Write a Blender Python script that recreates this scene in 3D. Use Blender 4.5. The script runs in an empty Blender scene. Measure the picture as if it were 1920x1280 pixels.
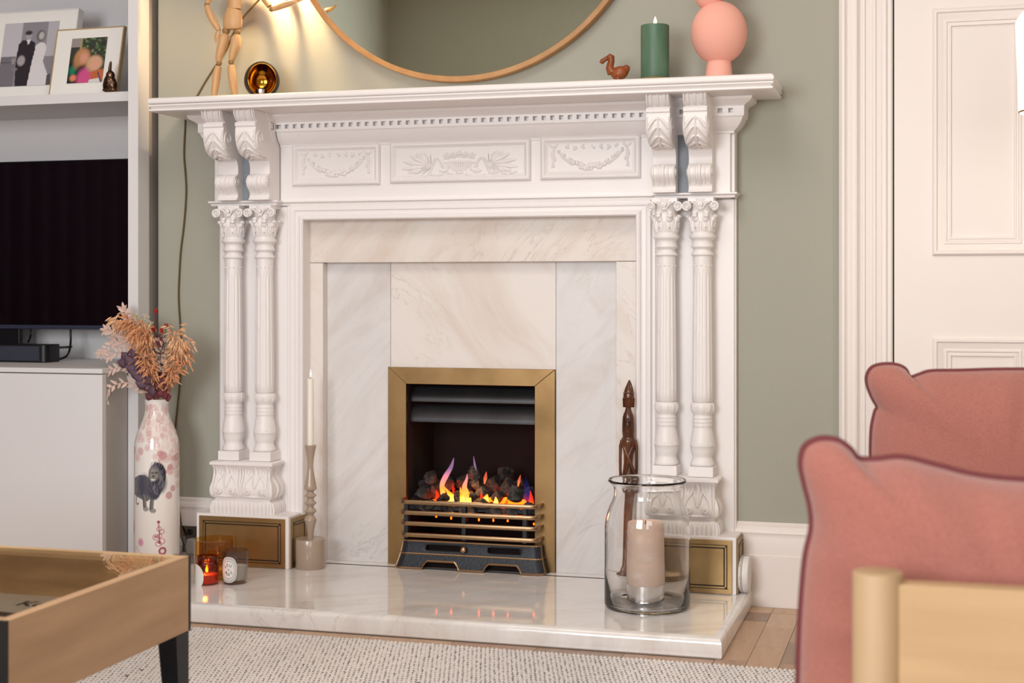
import bpy, math, random
import numpy as np
from mathutils import Vector, Matrix, Euler
random.seed(7)
S = bpy.context.scene
COL = S.collection
PI = math.pi

# ---------------------------------------------------------------- camera
FPX, TH, HY, CZ = 2750.0, math.radians(16.0), 540.0, 0.849
ST, CT = math.sin(TH), math.cos(TH)
cam_d = bpy.data.cameras.new('camera'); cam = bpy.data.objects.new('camera', cam_d); COL.objects.link(cam)
cam.location = (0, 0, CZ); cam.rotation_euler = (PI/2, 0, TH)
cam_d.sensor_width = 36.0; cam_d.lens = FPX/1920*36.0
cam_d.shift_y = -(640-HY)/1920
cam_d.clip_start = 0.05
cam_d.dof.use_dof = True; cam_d.dof.focus_distance = 4.05; cam_d.dof.aperture_fstop = 7.0
S.camera = cam

def ux(px): return math.tan(math.atan((px-960)/FPX)-TH)
def at(px, py, Y):                       # point of the plane y=Y seen at a pixel of the photograph
    X = Y*ux(px); d = -X*ST+Y*CT
    return Vector((X, Y, CZ+(HY-py)*d/FPX))
def atz(px, py, z):                      # point of the level z seen at a pixel
    d = (z-CZ)*FPX/(HY-py); r = (px-960)/FPX*d
    return Vector((r*CT-d*ST, r*ST+d*CT, z))

# ---------------------------------------------------------------- world, lights, exposure
S.view_settings.view_transform = 'Standard'; S.view_settings.look = 'None'
S.view_settings.exposure = -0.02; S.view_settings.gamma = 1.0
S.view_settings.use_curve_mapping = False
w = bpy.data.worlds.new('world'); S.world = w; w.use_nodes = True
w.node_tree.nodes['Background'].inputs[0].default_value = (0.75, 0.85, 1.0, 1)
w.node_tree.nodes['Background'].inputs[1].default_value = 0.6
def area(name, loc, look, sx, sy, power, color, spread=PI):
    l = bpy.data.lights.new(name, 'AREA'); l.shape = 'RECTANGLE'; l.size = sx; l.size_y = sy
    l.energy = power; l.color = color; l.spread = spread
    o = bpy.data.objects.new(name, l); COL.objects.link(o); o.location = loc
    o.rotation_euler = (Vector(look)-Vector(loc)).to_track_quat('-Z', 'Y').to_euler()
    return o
# added area lights at two unseen windows behind the camera, plus an unseen overhead fill
area('window_fill_light', (-1.75, -1.93, 1.44), (-1.75, 3, 1.35), 1.6, 1.6, 124, (0.95, 0.98, 1.0))
area('window_fill_light', (0.95, -1.93, 1.44), (0.95, 3, 1.35), 1.6, 1.6, 36, (0.97, 0.98, 1.0))
area('overhead_fill_light', (-0.9, 2.1, 2.86), (-1.1, 3.2, 0), 1.0, 1.0, 22, (1.0, 0.93, 0.86))  # added fill under the ceiling, without a lamp body

# ---------------------------------------------------------------- materials
def srgb(c):
    if isinstance(c, str): c = [int(c[i:i+2], 16)/255 for i in (0, 2, 4)]
    return tuple((x/12.92 if x <= .04045 else ((x+.055)/1.055)**2.4) for x in c)+(1,)
MAT = {}
def mat(name, col='ffffff', rough=.5, metal=0, spec=.5, trans=0, ior=1.45, emit=None, es=0, coat=0, sss=0, bump=None, var=None, sheen=0):
    """bump=(scale,strength,dist); var=(colour2,scale,stretch xyz,low,high)"""
    m = bpy.data.materials.new(name); m.use_nodes = True; nt = m.node_tree; b = nt.nodes['Principled BSDF']
    i = b.inputs
    i['Base Color'].default_value = srgb(col); i['Roughness'].default_value = rough; i['Metallic'].default_value = metal
    i['Specular IOR Level'].default_value = spec; i['Transmission Weight'].default_value = trans; i['IOR'].default_value = ior
    i['Coat Weight'].default_value = coat; i['Sheen Weight'].default_value = sheen
    if sss: i['Subsurface Weight'].default_value = sss; i['Subsurface Radius'].default_value = (.01, .006, .004)
    if emit: i['Emission Color'].default_value = srgb(emit); i['Emission Strength'].default_value = es
    if bump or var:
        tc = nt.nodes.new('ShaderNodeTexCoord')
    if var:
        mp = nt.nodes.new('ShaderNodeMapping'); mp.inputs['Scale'].default_value = var[2]
        no = nt.nodes.new('ShaderNodeTexNoise'); no.inputs['Scale'].default_value = var[1]; no.inputs['Detail'].default_value = 5
        if len(var) > 5: mp.inputs['Rotation'].default_value = var[5]
        cr = nt.nodes.new('ShaderNodeValToRGB'); cr.color_ramp.elements[0].color = srgb(col); cr.color_ramp.elements[1].color = srgb(var[0])
        cr.color_ramp.elements[0].position = var[3]; cr.color_ramp.elements[1].position = var[4]
        nt.links.new(tc.outputs['Object'], mp.inputs[0]); nt.links.new(mp.outputs[0], no.inputs['Vector'])
        nt.links.new(no.outputs[0], cr.inputs[0]); nt.links.new(cr.outputs[0], i['Base Color'])
    if bump:
        nb = nt.nodes.new('ShaderNodeTexNoise'); nb.inputs['Scale'].default_value = bump[0]; nb.inputs['Detail'].default_value = 3
        bp = nt.nodes.new('ShaderNodeBump'); bp.inputs['Strength'].default_value = bump[1]; bp.inputs['Distance'].default_value = bump[2]
        nt.links.new(tc.outputs['Object'], nb.inputs['Vector']); nt.links.new(nb.outputs[0], bp.inputs['Height']); nt.links.new(bp.outputs[0], i['Normal'])
    MAT[name] = m
    return m

WHITE = mat('white_gloss_paint', 'f1ebe9', .38, bump=(60, .05, .002))
WHITE2 = mat('white_door_paint', 'eee5e1', .42, bump=(40, .05, .002))
SAGE = mat('sage_wall_paint', 'a6a497', .75, bump=(300, .04, .001))
CEIL = mat('ceiling_paint', 'f2efea', .9)
GREY = mat('grey_melamine', 'e4e1e1', .4)
GREYD = mat('shaded_melamine_dial_grey', 'b8b0aa', .45)  # shade of the side faces put into the melamine grey; plain grey on the dial
BLACKP = mat('black_plastic', '101014', .35)
NAVY = mat('black_fabric_grille', '30333f', .8, bump=(900, .3, .001))
SCREEN = mat('tv_screen_glass', '020203', .07, spec=.6)
BEZEL = mat('tv_bezel', '2f3446', .35)
BRASS = mat('aged_brass', '9a7b54', .40, 1, var=('7c6140', 6, (1, 1, 1), .35, .7), bump=(25, .06, .002))
BRASSP = mat('polished_plinth_brass', 'a88b60', .40, .9, var=('8c7048', 9, (1, 1, 1), .35, .75), bump=(18, .05, .002))
GROOVE = mat('dark_groove', '1c1712', .6)
IRON = mat('black_cast_iron', '2b2d33', .42, .3, bump=(160, .5, .002))
BRONZEBAR = mat('bronze_bar', 'a18363', .33, 1)
HOOD = mat('grey_steel_hood', '4c4a4c', .42, .7, var=('3b3a3c', 3, (3, 1, 1), .3, .7))
SOOT = mat('sooty_firebox', '1a1110', .95, var=('2a1110', 4, (1, 1, 1), .4, .7))
COPPER = mat('copper_knob', 'c99a78', .25, 1)
COAL = mat('ceramic_coal', '443f3e', .7, var=('151210', 55, (1, 1, 1), .35, .6), bump=(60, .9, .006))
EMBER = mat('glowing_ember', 'ff5a10', .9, emit='ff4a08', es=7)
OAK = mat('oak_table_wood', 'deb68e', .45, var=('c8a07a', 3.0, (30, 1.2, 9), .3, .72), bump=(30, .05, .001))
OAKX = mat('oak_sofa_wood', 'd0ae84', .5, var=('c09c72', 3.0, (1.2, 9, 14), .3, .75))
OAKZ = mat('oak_post_wood', 'c8a984', .5, var=('b69872', 3.0, (14, 14, 1), .3, .75))
OAKIN = mat('oak_tray_wood', 'e4c294', .5, var=('a88460', 2.6, (1.2, 6, 9), .45, .75))
BEECH = mat('beech_figure_wood', 'dcae7c', .42, var=('cf9e6b', 12, (6, 6, 1), .3, .7))
BEECHD = mat('beech_joint_wood', 'a0784c', .5)
TEAK = mat('reddish_teak_wood', '9c5226', .35, var=('753714', 25, (1, 1, 1), .3, .7))
DARKWOOD = mat('dark_carved_wood', '703f24', .25, var=('3a1b0c', 20, (1, 1, .4), .4, .65), coat=.3)
MIRF = mat('oak_mirror_frame', 'bd8c58', .4, var=('a97946', 20, (1, 1, 1), .3, .7))
MIRROR = mat('mirror_silver', 'e8efe9', .01, 1)
GREEN = mat('green_candle_wax', '4f6e58', .42, sss=.05, var=('64836b', 40, (1, 1, .3), .45, .85))
WAX = mat('ivory_wax', 'f2ece0', .4, sss=.2)
PEACHWAX = mat('blush_pillar_wax', 'edd0bc', .65, sss=.1, var=('f6e6da', 28, (1, 1, 1), .56, .72), bump=(120, .25, .002))
SILVER = mat('brushed_silver', 'd8d4d2', .25, 1)
PINKV = mat('matt_pink_ceramic', 'f2b09f', .75)
TAUPE = mat('taupe_lacquer', 'ac9786', .22, coat=.3)
GLASS = mat('clear_glass', 'ffffff', .0, trans=1, ior=1.45)
def thin_glass(name, tint, ior=1.5, rough=.01):
    m = bpy.data.materials.new(name); m.use_nodes = True; nt = m.node_tree; N = nt.nodes.new; nt.nodes.remove(nt.nodes['Principled BSDF'])
    t = N('ShaderNodeBsdfTransparent'); t.inputs[0].default_value = srgb(tint); g_ = N('ShaderNodeBsdfGlossy'); g_.inputs['Roughness'].default_value = rough
    lw = N('ShaderNodeLayerWeight'); lw.inputs[0].default_value = .5; pw = N('ShaderNodeMath'); pw.operation = 'POWER'; pw.inputs[1].default_value = 4.0; nt.links.new(lw.outputs['Facing'], pw.inputs[0])
    f = N('ShaderNodeMath'); f.operation = 'MULTIPLY_ADD'; f.inputs[1].default_value = .9; f.inputs[2].default_value = .045; nt.links.new(pw.outputs[0], f.inputs[0]); mi = N('ShaderNodeMixShader')
    nt.links.new(f.outputs[0], mi.inputs[0]); nt.links.new(t.outputs[0], mi.inputs[1]); nt.links.new(g_.outputs[0], mi.inputs[2]); nt.links.new(mi.outputs[0], nt.nodes['Material Output'].inputs[0])
    MAT[name] = m; return m
SMOKE = thin_glass('smoked_glass', 'ece8ea')
AMBER = thin_glass('amber_glass', 'f8e4bc')
BROWNG = thin_glass('brown_jar_glass', 'e0b07c')
TABGLASS = thin_glass('bronze_table_glass', 'faf6f0')
WAXGREEN = mat('pale_green_wax', 'dde2cc', .5, sss=.1)
WAXORANGE = mat('orange_wax_added_glow', 'c4602a', .5, emit='ff5a14', es=.35)  # glow added to the wax for the candlelight inside it
PAPER = mat('white_paper', 'eeebe6', .7)
INK = mat('black_ink', '17171b', .6)
PINK = mat('salmon_woven_fabric', 'b47265', .9, var=('a46659', 260, (1, 1, 3), .35, .65), bump=(700, .35, .0015), sheen=.5)
PIPING = mat('maroon_piping', '74383a', .85)
EGG = mat('dark_bronze_shell', '2a2220', .4, .4)
GOLD = mat('gold_lining', 'b07a2a', .12, 1)
BRONZE = mat('bronze_figurine_metal', '5a4638', .3, 1, var=('8a6b56', 60, (1, 1, 1), .5, .6))
CHROME = mat('chrome_plate', '8f8b84', .12, 1)
WPLASTIC = mat('white_plastic', 'e9e5e2', .35)
GPLASTIC = mat('grey_plastic', 'a9a4a0', .4)
CORD = mat('olive_cord', '5d4a22', .6)
GOLDFRAME = mat('gilt_frame', 'd8bf92', .35, .6)
LEAFP = mat('pale_pink_leaf', 'dcbcae', .8)
OATS = mat('orange_dried_oats', 'd8986c', .8)
OATS2 = mat('light_orange_oats', 'e8b68c', .8)
PLUM = mat('plum_preserved_leaf', '5b4150', .55)
PLUMR = mat('dark_red_leaf', '6a3038', .6)
REDF = mat('red_dried_flower', 'b02a1c', .7)
CREAMG = mat('cream_grass', 'cfc3a4', .9)
STEMM = mat('brown_stem', '6e5238', .8)
LAMPSH = mat('lit_lamp_shade', 'fff4dc', .5, emit='fff0d0', es=1.9)
FLAMEW = mat('led_flame', 'fff1d8', .5, emit='ffe6b8', es=3.5)
FLAMEO = mat('candle_flame', 'ffb040', .5, emit='ffa030', es=9)
SHADEG = mat('recess_shade_grey', '8f959c', .7)  # grey standing in for shade in gaps and holes
CURT = mat('dark_plum_curtain', '94708c', .9)
CURTR = mat('dark_red_curtain', '8c3028', .9)
RUGB = mat('rug_base', '7d787c', .95)
RUGK = mat('rug_cream_wool', 'eee8e6', .95, var=('dad4d2', 3, (1, .2, 1), .35, .65))

def marble(name, base, vein, grey, rough, scl=1.0, rot=(0, 0, 0), amt=.5):
    m = bpy.data.materials.new(name); m.use_nodes = True; nt = m.node_tree; N = nt.nodes.new; L = nt.links.new
    b = nt.nodes['Principled BSDF']; b.inputs['Roughness'].default_value = rough; b.inputs['Coat Weight'].default_value = .3 if rough < .1 else 0; b.inputs['Coat Roughness'].default_value = .05
    tc = N('ShaderNodeTexCoord'); mp = N('ShaderNodeMapping'); mp.inputs['Rotation'].default_value = rot; L(tc.outputs['Object'], mp.inputs[0])
    ms = N('ShaderNodeMapping'); ms.inputs['Scale'].default_value = (3.2, 1, .9); L(mp.outputs[0], ms.inputs[0])
    n1 = N('ShaderNodeTexNoise'); n1.inputs['Scale'].default_value = 2.6*scl; n1.inputs['Detail'].default_value = 9; n1.inputs['Roughness'].default_value = .62; n1.inputs['Distortion'].default_value = .9
    L(ms.outputs[0], n1.inputs['Vector'])
    c1 = N('ShaderNodeValToRGB'); e = c1.color_ramp.elements; e[0].position = .46; e[0].color = (0, 0, 0, 1); e[1].position = .74; e[1].color = (1, 1, 1, 1); L(n1.outputs[0], c1.inputs[0])
    n2 = N('ShaderNodeTexNoise'); n2.inputs['Scale'].default_value = 3.4*scl; n2.inputs['Detail'].default_value = 7; n2.inputs['Distortion'].default_value = 1.4; n2.inputs['Roughness'].default_value = .6
    L(ms.outputs[0], n2.inputs['Vector'])
    c2 = N('ShaderNodeValToRGB'); e = c2.color_ramp.elements; e[0].position = .485; e[0].color = (0, 0, 0, 1); e[1].position = .5; e[1].color = (1, 1, 1, 1)
    x = e.new(.515); x.color = (0, 0, 0, 1); L(n2.outputs[0], c2.inputs[0])
    n3 = N('ShaderNodeTexNoise'); n3.inputs['Scale'].default_value = 1.7*scl; L(mp.outputs[0], n3.inputs['Vector'])
    c3 = N('ShaderNodeValToRGB'); c3.color_ramp.elements[0].position = .48; c3.color_ramp.elements[1].position = .7; L(n3.outputs[0], c3.inputs[0])
    mul = N('ShaderNodeMath'); mul.operation = 'MULTIPLY'; L(c2.outputs[0], mul.inputs[0]); L(c3.outputs[0], mul.inputs[1])
    mx = N('ShaderNodeMix'); mx.data_type = 'RGBA'; mx.inputs[6].default_value = srgb(base); mx.inputs[7].default_value = srgb(vein)
    am = N('ShaderNodeMath'); am.operation = 'MULTIPLY'; am.inputs[1].default_value = amt; L(c1.outputs[0], am.inputs[0]); L(am.outputs[0], mx.inputs[0])
    m2 = N('ShaderNodeMix'); m2.data_type = 'RGBA'; L(mx.outputs[2], m2.inputs[6]); m2.inputs[7].default_value = srgb(grey)
    a2 = N('ShaderNodeMath'); a2.operation = 'MULTIPLY'; a2.inputs[1].default_value = .5; L(mul.outputs[0], a2.inputs[0]); L(a2.outputs[0], m2.inputs[0])
    L(m2.outputs[2], b.inputs['Base Color'])
    MAT[name] = m; return m
MARB = marble('cream_marble', 'e8dfd9', 'cbb2a0', 'a58a72', .42, 1.0, (0, .7, 0), .5)
MARBG = marble('pale_grey_marble', 'dfdbda', 'bfaea2', '9b948e', .42, 1.2, (0, -.7, 0), .5)
MARBL = marble('lintel_marble', 'e4dad2', 'cfb7a4', '9c8670', .42, 1.1, (0, -.75, 0), .55)
MARBH = marble('hearth_marble', 'f1edeb', 'cfc3ba', 'bb9f88', .08, 1.1, (0, .1, .9), .6)

def attr_mat(name, rough=.35, coat=0):
    m = bpy.data.materials.new(name); m.use_nodes = True; nt = m.node_tree
    a = nt.nodes.new('ShaderNodeAttribute'); a.attribute_name = 'Col'; b = nt.nodes['Principled BSDF']
    b.inputs['Roughness'].default_value = rough; b.inputs['Coat Weight'].default_value = coat
    nt.links.new(a.outputs['Color'], b.inputs['Base Color']); MAT[name] = m; return m
PRINT = attr_mat('photo_print', .25); GLAZE = attr_mat('glazed_print_ceramic', .12, .4)

def flame_mat(name, low, mid, top, s, z0, z1, dens=1.0):
    m = bpy.data.materials.new(name); m.use_nodes = True; nt = m.node_tree; N = nt.nodes.new; L = nt.links.new
    nt.nodes.remove(nt.nodes['Principled BSDF']); out = nt.nodes['Material Output']
    g = N('ShaderNodeNewGeometry'); sp = N('ShaderNodeSeparateXYZ'); L(g.outputs['Position'], sp.inputs[0])
    mr = N('ShaderNodeMapRange'); mr.inputs[1].default_value = z0; mr.inputs[2].default_value = z1; L(sp.outputs[2], mr.inputs[0])
    cr = N('ShaderNodeValToRGB'); e = cr.color_ramp.elements; e[0].color = srgb(low); e[1].color = srgb(top); e[1].position = 1; x = e.new(.45); x.color = srgb(mid); L(mr.outputs[0], cr.inputs[0])
    em = N('ShaderNodeEmission'); em.inputs[1].default_value = s; L(cr.outputs[0], em.inputs[0])
    tr = N('ShaderNodeBsdfTransparent'); mi = N('ShaderNodeMixShader')
    lw = N('ShaderNodeLayerWeight'); lw.inputs[0].default_value = .35
    fa = N('ShaderNodeMath'); fa.operation = 'SUBTRACT'; fa.inputs[0].default_value = 1.0; L(lw.outputs['Facing'], fa.inputs[1])
    mt = N('ShaderNodeMapRange'); mt.inputs[3].default_value = dens; mt.inputs[4].default_value = dens*.18; L(mr.outputs[0], mt.inputs[0])
    mu = N('ShaderNodeMath'); mu.operation = 'MULTIPLY'; mu.use_clamp = True; L(fa.outputs[0], mu.inputs[0]); L(mt.outputs[0], mu.inputs[1])
    L(mu.outputs[0], mi.inputs[0]); L(tr.outputs[0], mi.inputs[1]); L(em.outputs[0], mi.inputs[2]); L(mi.outputs[0], out.inputs[0])
    MAT[name] = m; return m

# ---------------------------------------------------------------- mesh builder
class MB:
    def __init__(s): s.v = []; s.f = []
    def add(s, vs, fs):
        n = len(s.v); s.v += [tuple(p) for p in vs]; s.f += [tuple(i+n for i in f) for f in fs]; return s
    def box(s, x0, x1, y0, y1, z0, z1):
        if x0 > x1: x0, x1 = x1, x0
        if y0 > y1: y0, y1 = y1, y0
        if z0 > z1: z0, z1 = z1, z0
        return s.add([(x, y, z) for x in (x0, x1) for y in (y0, y1) for z in (z0, z1)],
                     [(0, 1, 3, 2), (4, 6, 7, 5), (0, 4, 5, 1), (2, 3, 7, 6), (0, 2, 6, 4), (1, 5, 7, 3)])
    def lathe(s, prof, c=(0, 0, 0), seg=32, axis='z', mod=None, cap=True):
        vs = []; fs = []; n = len(prof)
        for (r, z) in prof:
            for k in range(seg):
                a = 2*PI*k/seg; rr = r*(mod(a, z) if mod else 1)
                p = (rr*math.cos(a), rr*math.sin(a), z)
                if axis == 'x': p = (p[2], p[0], p[1])
                if axis == 'y': p = (p[0], p[2], p[1])
                vs.append((p[0]+c[0], p[1]+c[1], p[2]+c[2]))
        for j in range(n-1):
            for k in range(seg):
                a, b = j*seg+k, j*seg+(k+1) % seg
                q = (a, b, b+seg, a+seg); fs.append(q if axis != 'y' else q[::-1])
        if cap:
            fs.append(tuple(range(seg))[::-1]); fs.append(tuple((n-1)*seg+k for k in range(seg)))
        return s.add(vs, fs)
    def tube(s, pts, rad, seg=8, cap=True, flat=None):
        pts = [Vector(p) for p in pts]; n = len(pts)
        if not hasattr(rad, '__len__'): rad = [rad]*n
        t = (pts[1]-pts[0]).normalized(); up = Vector((0, 0, 1)) if abs(t.z) < .9 else Vector((1, 0, 0))
        a = t.cross(up).normalized(); vs = []; fs = []
        for i, p in enumerate(pts):
            t = (pts[min(i+1, n-1)]-pts[max(i-1, 0)]).normalized()
            a = (a-t*a.dot(t)).normalized(); b = t.cross(a)
            for k in range(seg):
                g = 2*PI*k/seg; o = a*math.cos(g)*rad[i]+b*math.sin(g)*rad[i]
                if flat: o = Vector((o.x*flat[0], o.y*flat[1], o.z*flat[2]))
                vs.append(p+o)
        for j in range(n-1):
            for k in range(seg):
                q, r = j*seg+k, j*seg+(k+1) % seg; fs.append((q, r, r+seg, q+seg))
        if cap: fs.append(tuple(range(seg))[::-1]); fs.append(tuple((n-1)*seg+k for k in range(seg)))
        return s.add(vs, fs)
    def ell(s, c, r, rot=None, seg=12, rings=8):
        if not hasattr(r, '__len__'): r = (r, r, r)
        vs = []; fs = []
        R = rot.to_matrix() if rot else Matrix.Identity(3)
        for j in range(rings+1):
            ph = PI*j/rings
            for k in range(seg):
                g = 2*PI*k/seg
                vs.append(R @ Vector((r[0]*math.sin(ph)*math.cos(g), r[1]*math.sin(ph)*math.sin(g), r[2]*math.cos(ph)))+Vector(c))
        for j in range(rings):
            for k in range(seg):
                a, b = j*seg+k, j*seg+(k+1) % seg
                if j == 0: fs.append((a, a+seg, b+seg))
                elif j == rings-1: fs.append((a, a+seg, b))
                else: fs.append((a, a+seg, b+seg, b))
        return s.add(vs, fs)
    def prism(s, poly, axis, a0, a1):
        """poly: 2D points; axis = the extruded axis ('x': poly=(y,z), 'y': (x,z), 'z': (x,y))"""
        n = len(poly)
        def P(p, a): return {'x': (a, p[0], p[1]), 'y': (p[0], a, p[1]), 'z': (p[0], p[1], a)}[axis]
        vs = [P(p, a0) for p in poly]+[P(p, a1) for p in poly]
        fs = [tuple(range(n)), tuple(range(2*n-1, n-1, -1))]+[(i, i+n, (i+1) % n+n, (i+1) % n) for i in range(n)]
        return s.add(vs, fs)
    def sweep(s, path, prof, nrm, closed=False, flip=1):
        """prof (a,b) swept with mitres: a = sideways in the plane of the path, b = along nrm"""
        P = [Vector(p) for p in path]; nrm = Vector(nrm).normalized(); n = len(P); m = len(prof); vs = []; fs = []
        for i in range(n):
            d1 = (P[i]-P[i-1]).normalized() if (i > 0 or closed) else None
            d2 = (P[(i+1) % n]-P[i]).normalized() if (i < n-1 or closed) else None
            if d1 is None: d1 = d2
            if d2 is None: d2 = d1
            s1 = d1.cross(nrm)*flip; s2 = d2.cross(nrm)*flip; mi = (s1+s2)
            mi = mi/(1+s1.dot(s2))
            for (a, b) in prof: vs.append(P[i]+mi*a+nrm*b)
        for i in range(n if closed else n-1):
            for k in range(m):
                a = i*m+k; b = i*m+(k+1) % m; c = ((i+1) % n)*m+(k+1) % m; d = ((i+1) % n)*m+k
                fs.append((a, b, c, d))
        if not closed:
            fs.append(tuple(range(m))[::-1]); fs.append(tuple((n-1)*m+k for k in range(m)))
        return s.add(vs, fs)
    def move(s, M):
        s.v = [tuple(M @ Vector(p)) for p in s.v]; return s

def root(name, label, cat, loc=(0, 0, 0), group=None, rot=None):
    o = bpy.data.objects.new(name, None); COL.objects.link(o); o.location = loc; o.empty_display_size = .05
    if rot: o.rotation_euler = rot
    o['label'] = label; o['category'] = cat
    if group: o['group'] = group
    return o
ROOTS = {}
def part(name, mb, m, parent=None, world=True, smooth=35, bevel=0, label=None, kind=None, seg=2, loc=None):
    """world=True: builder coordinates are world coordinates, shifted into the parent's frame"""
    off = Vector(loc) if loc else Vector((0, 0, 0)); p = parent
    if world and parent:
        off = Vector((0, 0, 0)); q = parent
        while q: off += q.location; q = q.parent
    me = bpy.data.meshes.new(name)
    me.from_pydata([(v[0]-off.x, v[1]-off.y, v[2]-off.z) for v in mb.v], [], mb.f)
    me.materials.append(m)
    if smooth:
        me.shade_smooth()
        me.set_sharp_from_angle(angle=math.radians(smooth))
    o = bpy.data.objects.new(name, me); COL.objects.link(o)
    if parent: o.parent = parent
    elif loc: o.location = loc
    if bevel:
        b = o.modifiers.new('bevel', 'BEVEL'); b.width = bevel; b.segments = seg; b.limit_method = 'ANGLE'; b.angle_limit = math.radians(40); b.harden_normals = True
    if label: o['label'] = label
    if kind: o['kind'] = kind
    return o
def solo(name, mb, m, label, cat, loc, group=None, **k):
    o = part(name, mb, m, loc=loc, **k); o['label'] = label; o['category'] = cat
    if group: o['group'] = group
    return o
def struct(name, mb, m, **k):
    return part(name, mb, m, kind='structure', **k)
def clone(o, parent=None, loc=None):
    c = o.copy(); COL.objects.link(c)
    if parent: c.parent = parent
    if loc is not None: c.location = loc
    for ch in list(o.children): clone(ch, c)
    return c
def text2d(body, size, bold=0):
    cu = bpy.data.curves.new('t', 'FONT'); cu.body = body; cu.size = size; cu.align_x = 'CENTER'; cu.align_y = 'CENTER'; cu.offset = bold
    o = bpy.data.objects.new('t', cu); me = o.to_mesh()
    vs = [tuple(v.co) for v in me.vertices]; fs = [tuple(p.vertices) for p in me.polygons]
    o.to_mesh_clear(); bpy.data.objects.remove(o); bpy.data.curves.remove(cu)
    return vs, fs
def spiral(c, r0, r1, turns, ax, ay, n=26, a0=0):
    return [Vector(c)+Vector(ax)*(r0+(r1-r0)*i/n)*math.cos(a0+turns*2*PI*i/n)+Vector(ay)*(r0+(r1-r0)*i/n)*math.sin(a0+turns*2*PI*i/n) for i in range(n+1)]

class Canvas:
    """soft painter over a set of sample points (x,y); gives linear vertex colours"""
    def __init__(s, x, y, base): s.x = x; s.y = y; s.c = np.tile(np.array(srgb(base)[:3]), (len(x), 1))
    def mix(s, m, col): s.c = s.c*(1-m[:, None])+np.array(srgb(col)[:3])*m[:, None]; return s
    def ell(s, cx, cy, rx, ry, col, a=1, soft=.12, rot=0):
        dx = s.x-cx; dy = s.y-cy; c, q = math.cos(rot), math.sin(rot)
        d = np.sqrt(((dx*c+dy*q)/rx)**2+((-dx*q+dy*c)/ry)**2)
        return s.mix(np.clip((1+soft-d)/(2*soft), 0, 1)*a, col)
    def ring(s, cx, cy, r, wd, col, a=1):
        d = abs(np.hypot(s.x-cx, s.y-cy)-r); return s.mix(np.clip((wd*1.3-d)/(wd*.6), 0, 1)*a, col)
    def poly(s, pts, col, a=1):
        ins = np.zeros(len(s.x), bool); n = len(pts)
        for i in range(n):
            x1, y1 = pts[i]; x2, y2 = pts[(i+1) % n]
            if y1 == y2: continue
            c = ((y1 > s.y) != (y2 > s.y)) & (s.x < (x2-x1)*(s.y-y1)/(y2-y1)+x1); ins ^= c
        return s.mix(ins.astype(float)*a, col)
    def line(s, pts, wd, col, a=1):
        for (x1, y1), (x2, y2) in zip(pts, pts[1:]):
            L2 = (x2-x1)**2+(y2-y1)**2; t = np.clip(((s.x-x1)*(x2-x1)+(s.y-y1)*(y2-y1))/L2, 0, 1)
            d = np.hypot(s.x-x1-t*(x2-x1), s.y-y1-t*(y2-y1)); s.mix(np.clip((wd*1.25-d)/(wd*.5), 0, 1)*a, col)
        return s
def set_colors(o, c):
    me = o.data; at_ = me.color_attributes.new('Col', 'FLOAT_COLOR', 'POINT')
    at_.data.foreach_set('color', np.hstack([c, np.ones((len(c), 1))]).astype(np.float32).ravel())
# ---------------------------------------------------------------- the room
XC = -1.277                       # centre of the chimneypiece
WY = 3.96                         # chimney breast face
HT = CZ-.80                       # top of the hearth
RX0, RX1, RY0, ZC = -3.75, 2.3, -2.0, 3.0
struct('floor', MB().box(RX0, RX1, RY0, 4.4, -.05, -.004), mat('pale_oak_floor', 'c49c74', .45, var=('a98055', 3, (14, 1, 1), .3, .7)))
fireX0, fireX1, fireZ1 = -1.50, -1.045, CZ-.262
w_ = MB().prism([(-2.249, 0), (-1.81, 0), (-1.81, CZ+.22), (-.73, CZ+.22), (-.73, 0), (RX1, 0), (RX1, ZC), (-2.249, ZC)], 'y', WY, 4.4)
w_.box(-1.9, -.6, 4.34, 4.38, 0, CZ+.3)
struct('wall_fireplace', w_, SAGE, smooth=0, bevel=.006)
struct('wall_alcove', MB().box(RX0, -2.249, 4.3, 4.4, 0, ZC), SAGE, smooth=0)
struct('wall_left', MB().box(RX0-.1, RX0, RY0, 4.4, 0, ZC), SAGE, smooth=0)
struct('wall_right', MB().box(RX1, RX1+.1, RY0, 4.4, 0, ZC), SAGE, smooth=0)
WTOP = 2.28
wb = MB(); xs = [RX0, -2.6, -.9, .1, 1.8, RX1]
for a, b in ((0, 1), (2, 3), (4, 5)): wb.box(xs[a], xs[b], RY0-.1, RY0, 0, ZC)
for a, b in ((1, 2), (3, 4)): wb.box(xs[a], xs[b], RY0-.1, RY0, 0, .6).box(xs[a], xs[b], RY0-.1, RY0, WTOP, ZC)
struct('wall_back', wb, SAGE, smooth=0)
struct('ceiling', MB().box(RX0, RX1, RY0, 4.4, ZC, ZC+.05), CEIL, smooth=0)
for i, (a, b) in enumerate(((xs[1], xs[2]), (xs[3], xs[4]))):  # unseen window frames added around the area lights
    m = MB(); m.sweep([(a, RY0, .6), (b, RY0, .6), (b, RY0, WTOP), (a, RY0, WTOP)], [(0, 0), (.08, 0), (.08, .02), (0, .02), (-.03, -.02), (-.03, -.06), (0, -.06)], (0, 1, 0), closed=True, flip=1)
    m.box(a, b, RY0-.06, RY0-.03, 1.42, 1.48); m.box((a+b)/2-.02, (a+b)/2+.02, RY0-.05, RY0-.035, .6, WTOP)
    o = struct('window_%d' % (i+1), m, WHITE2)
    part('pane', MB().box(a, b, RY0-.05, RY0-.046, .6, WTOP), GLASS, o, smooth=0)
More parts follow.
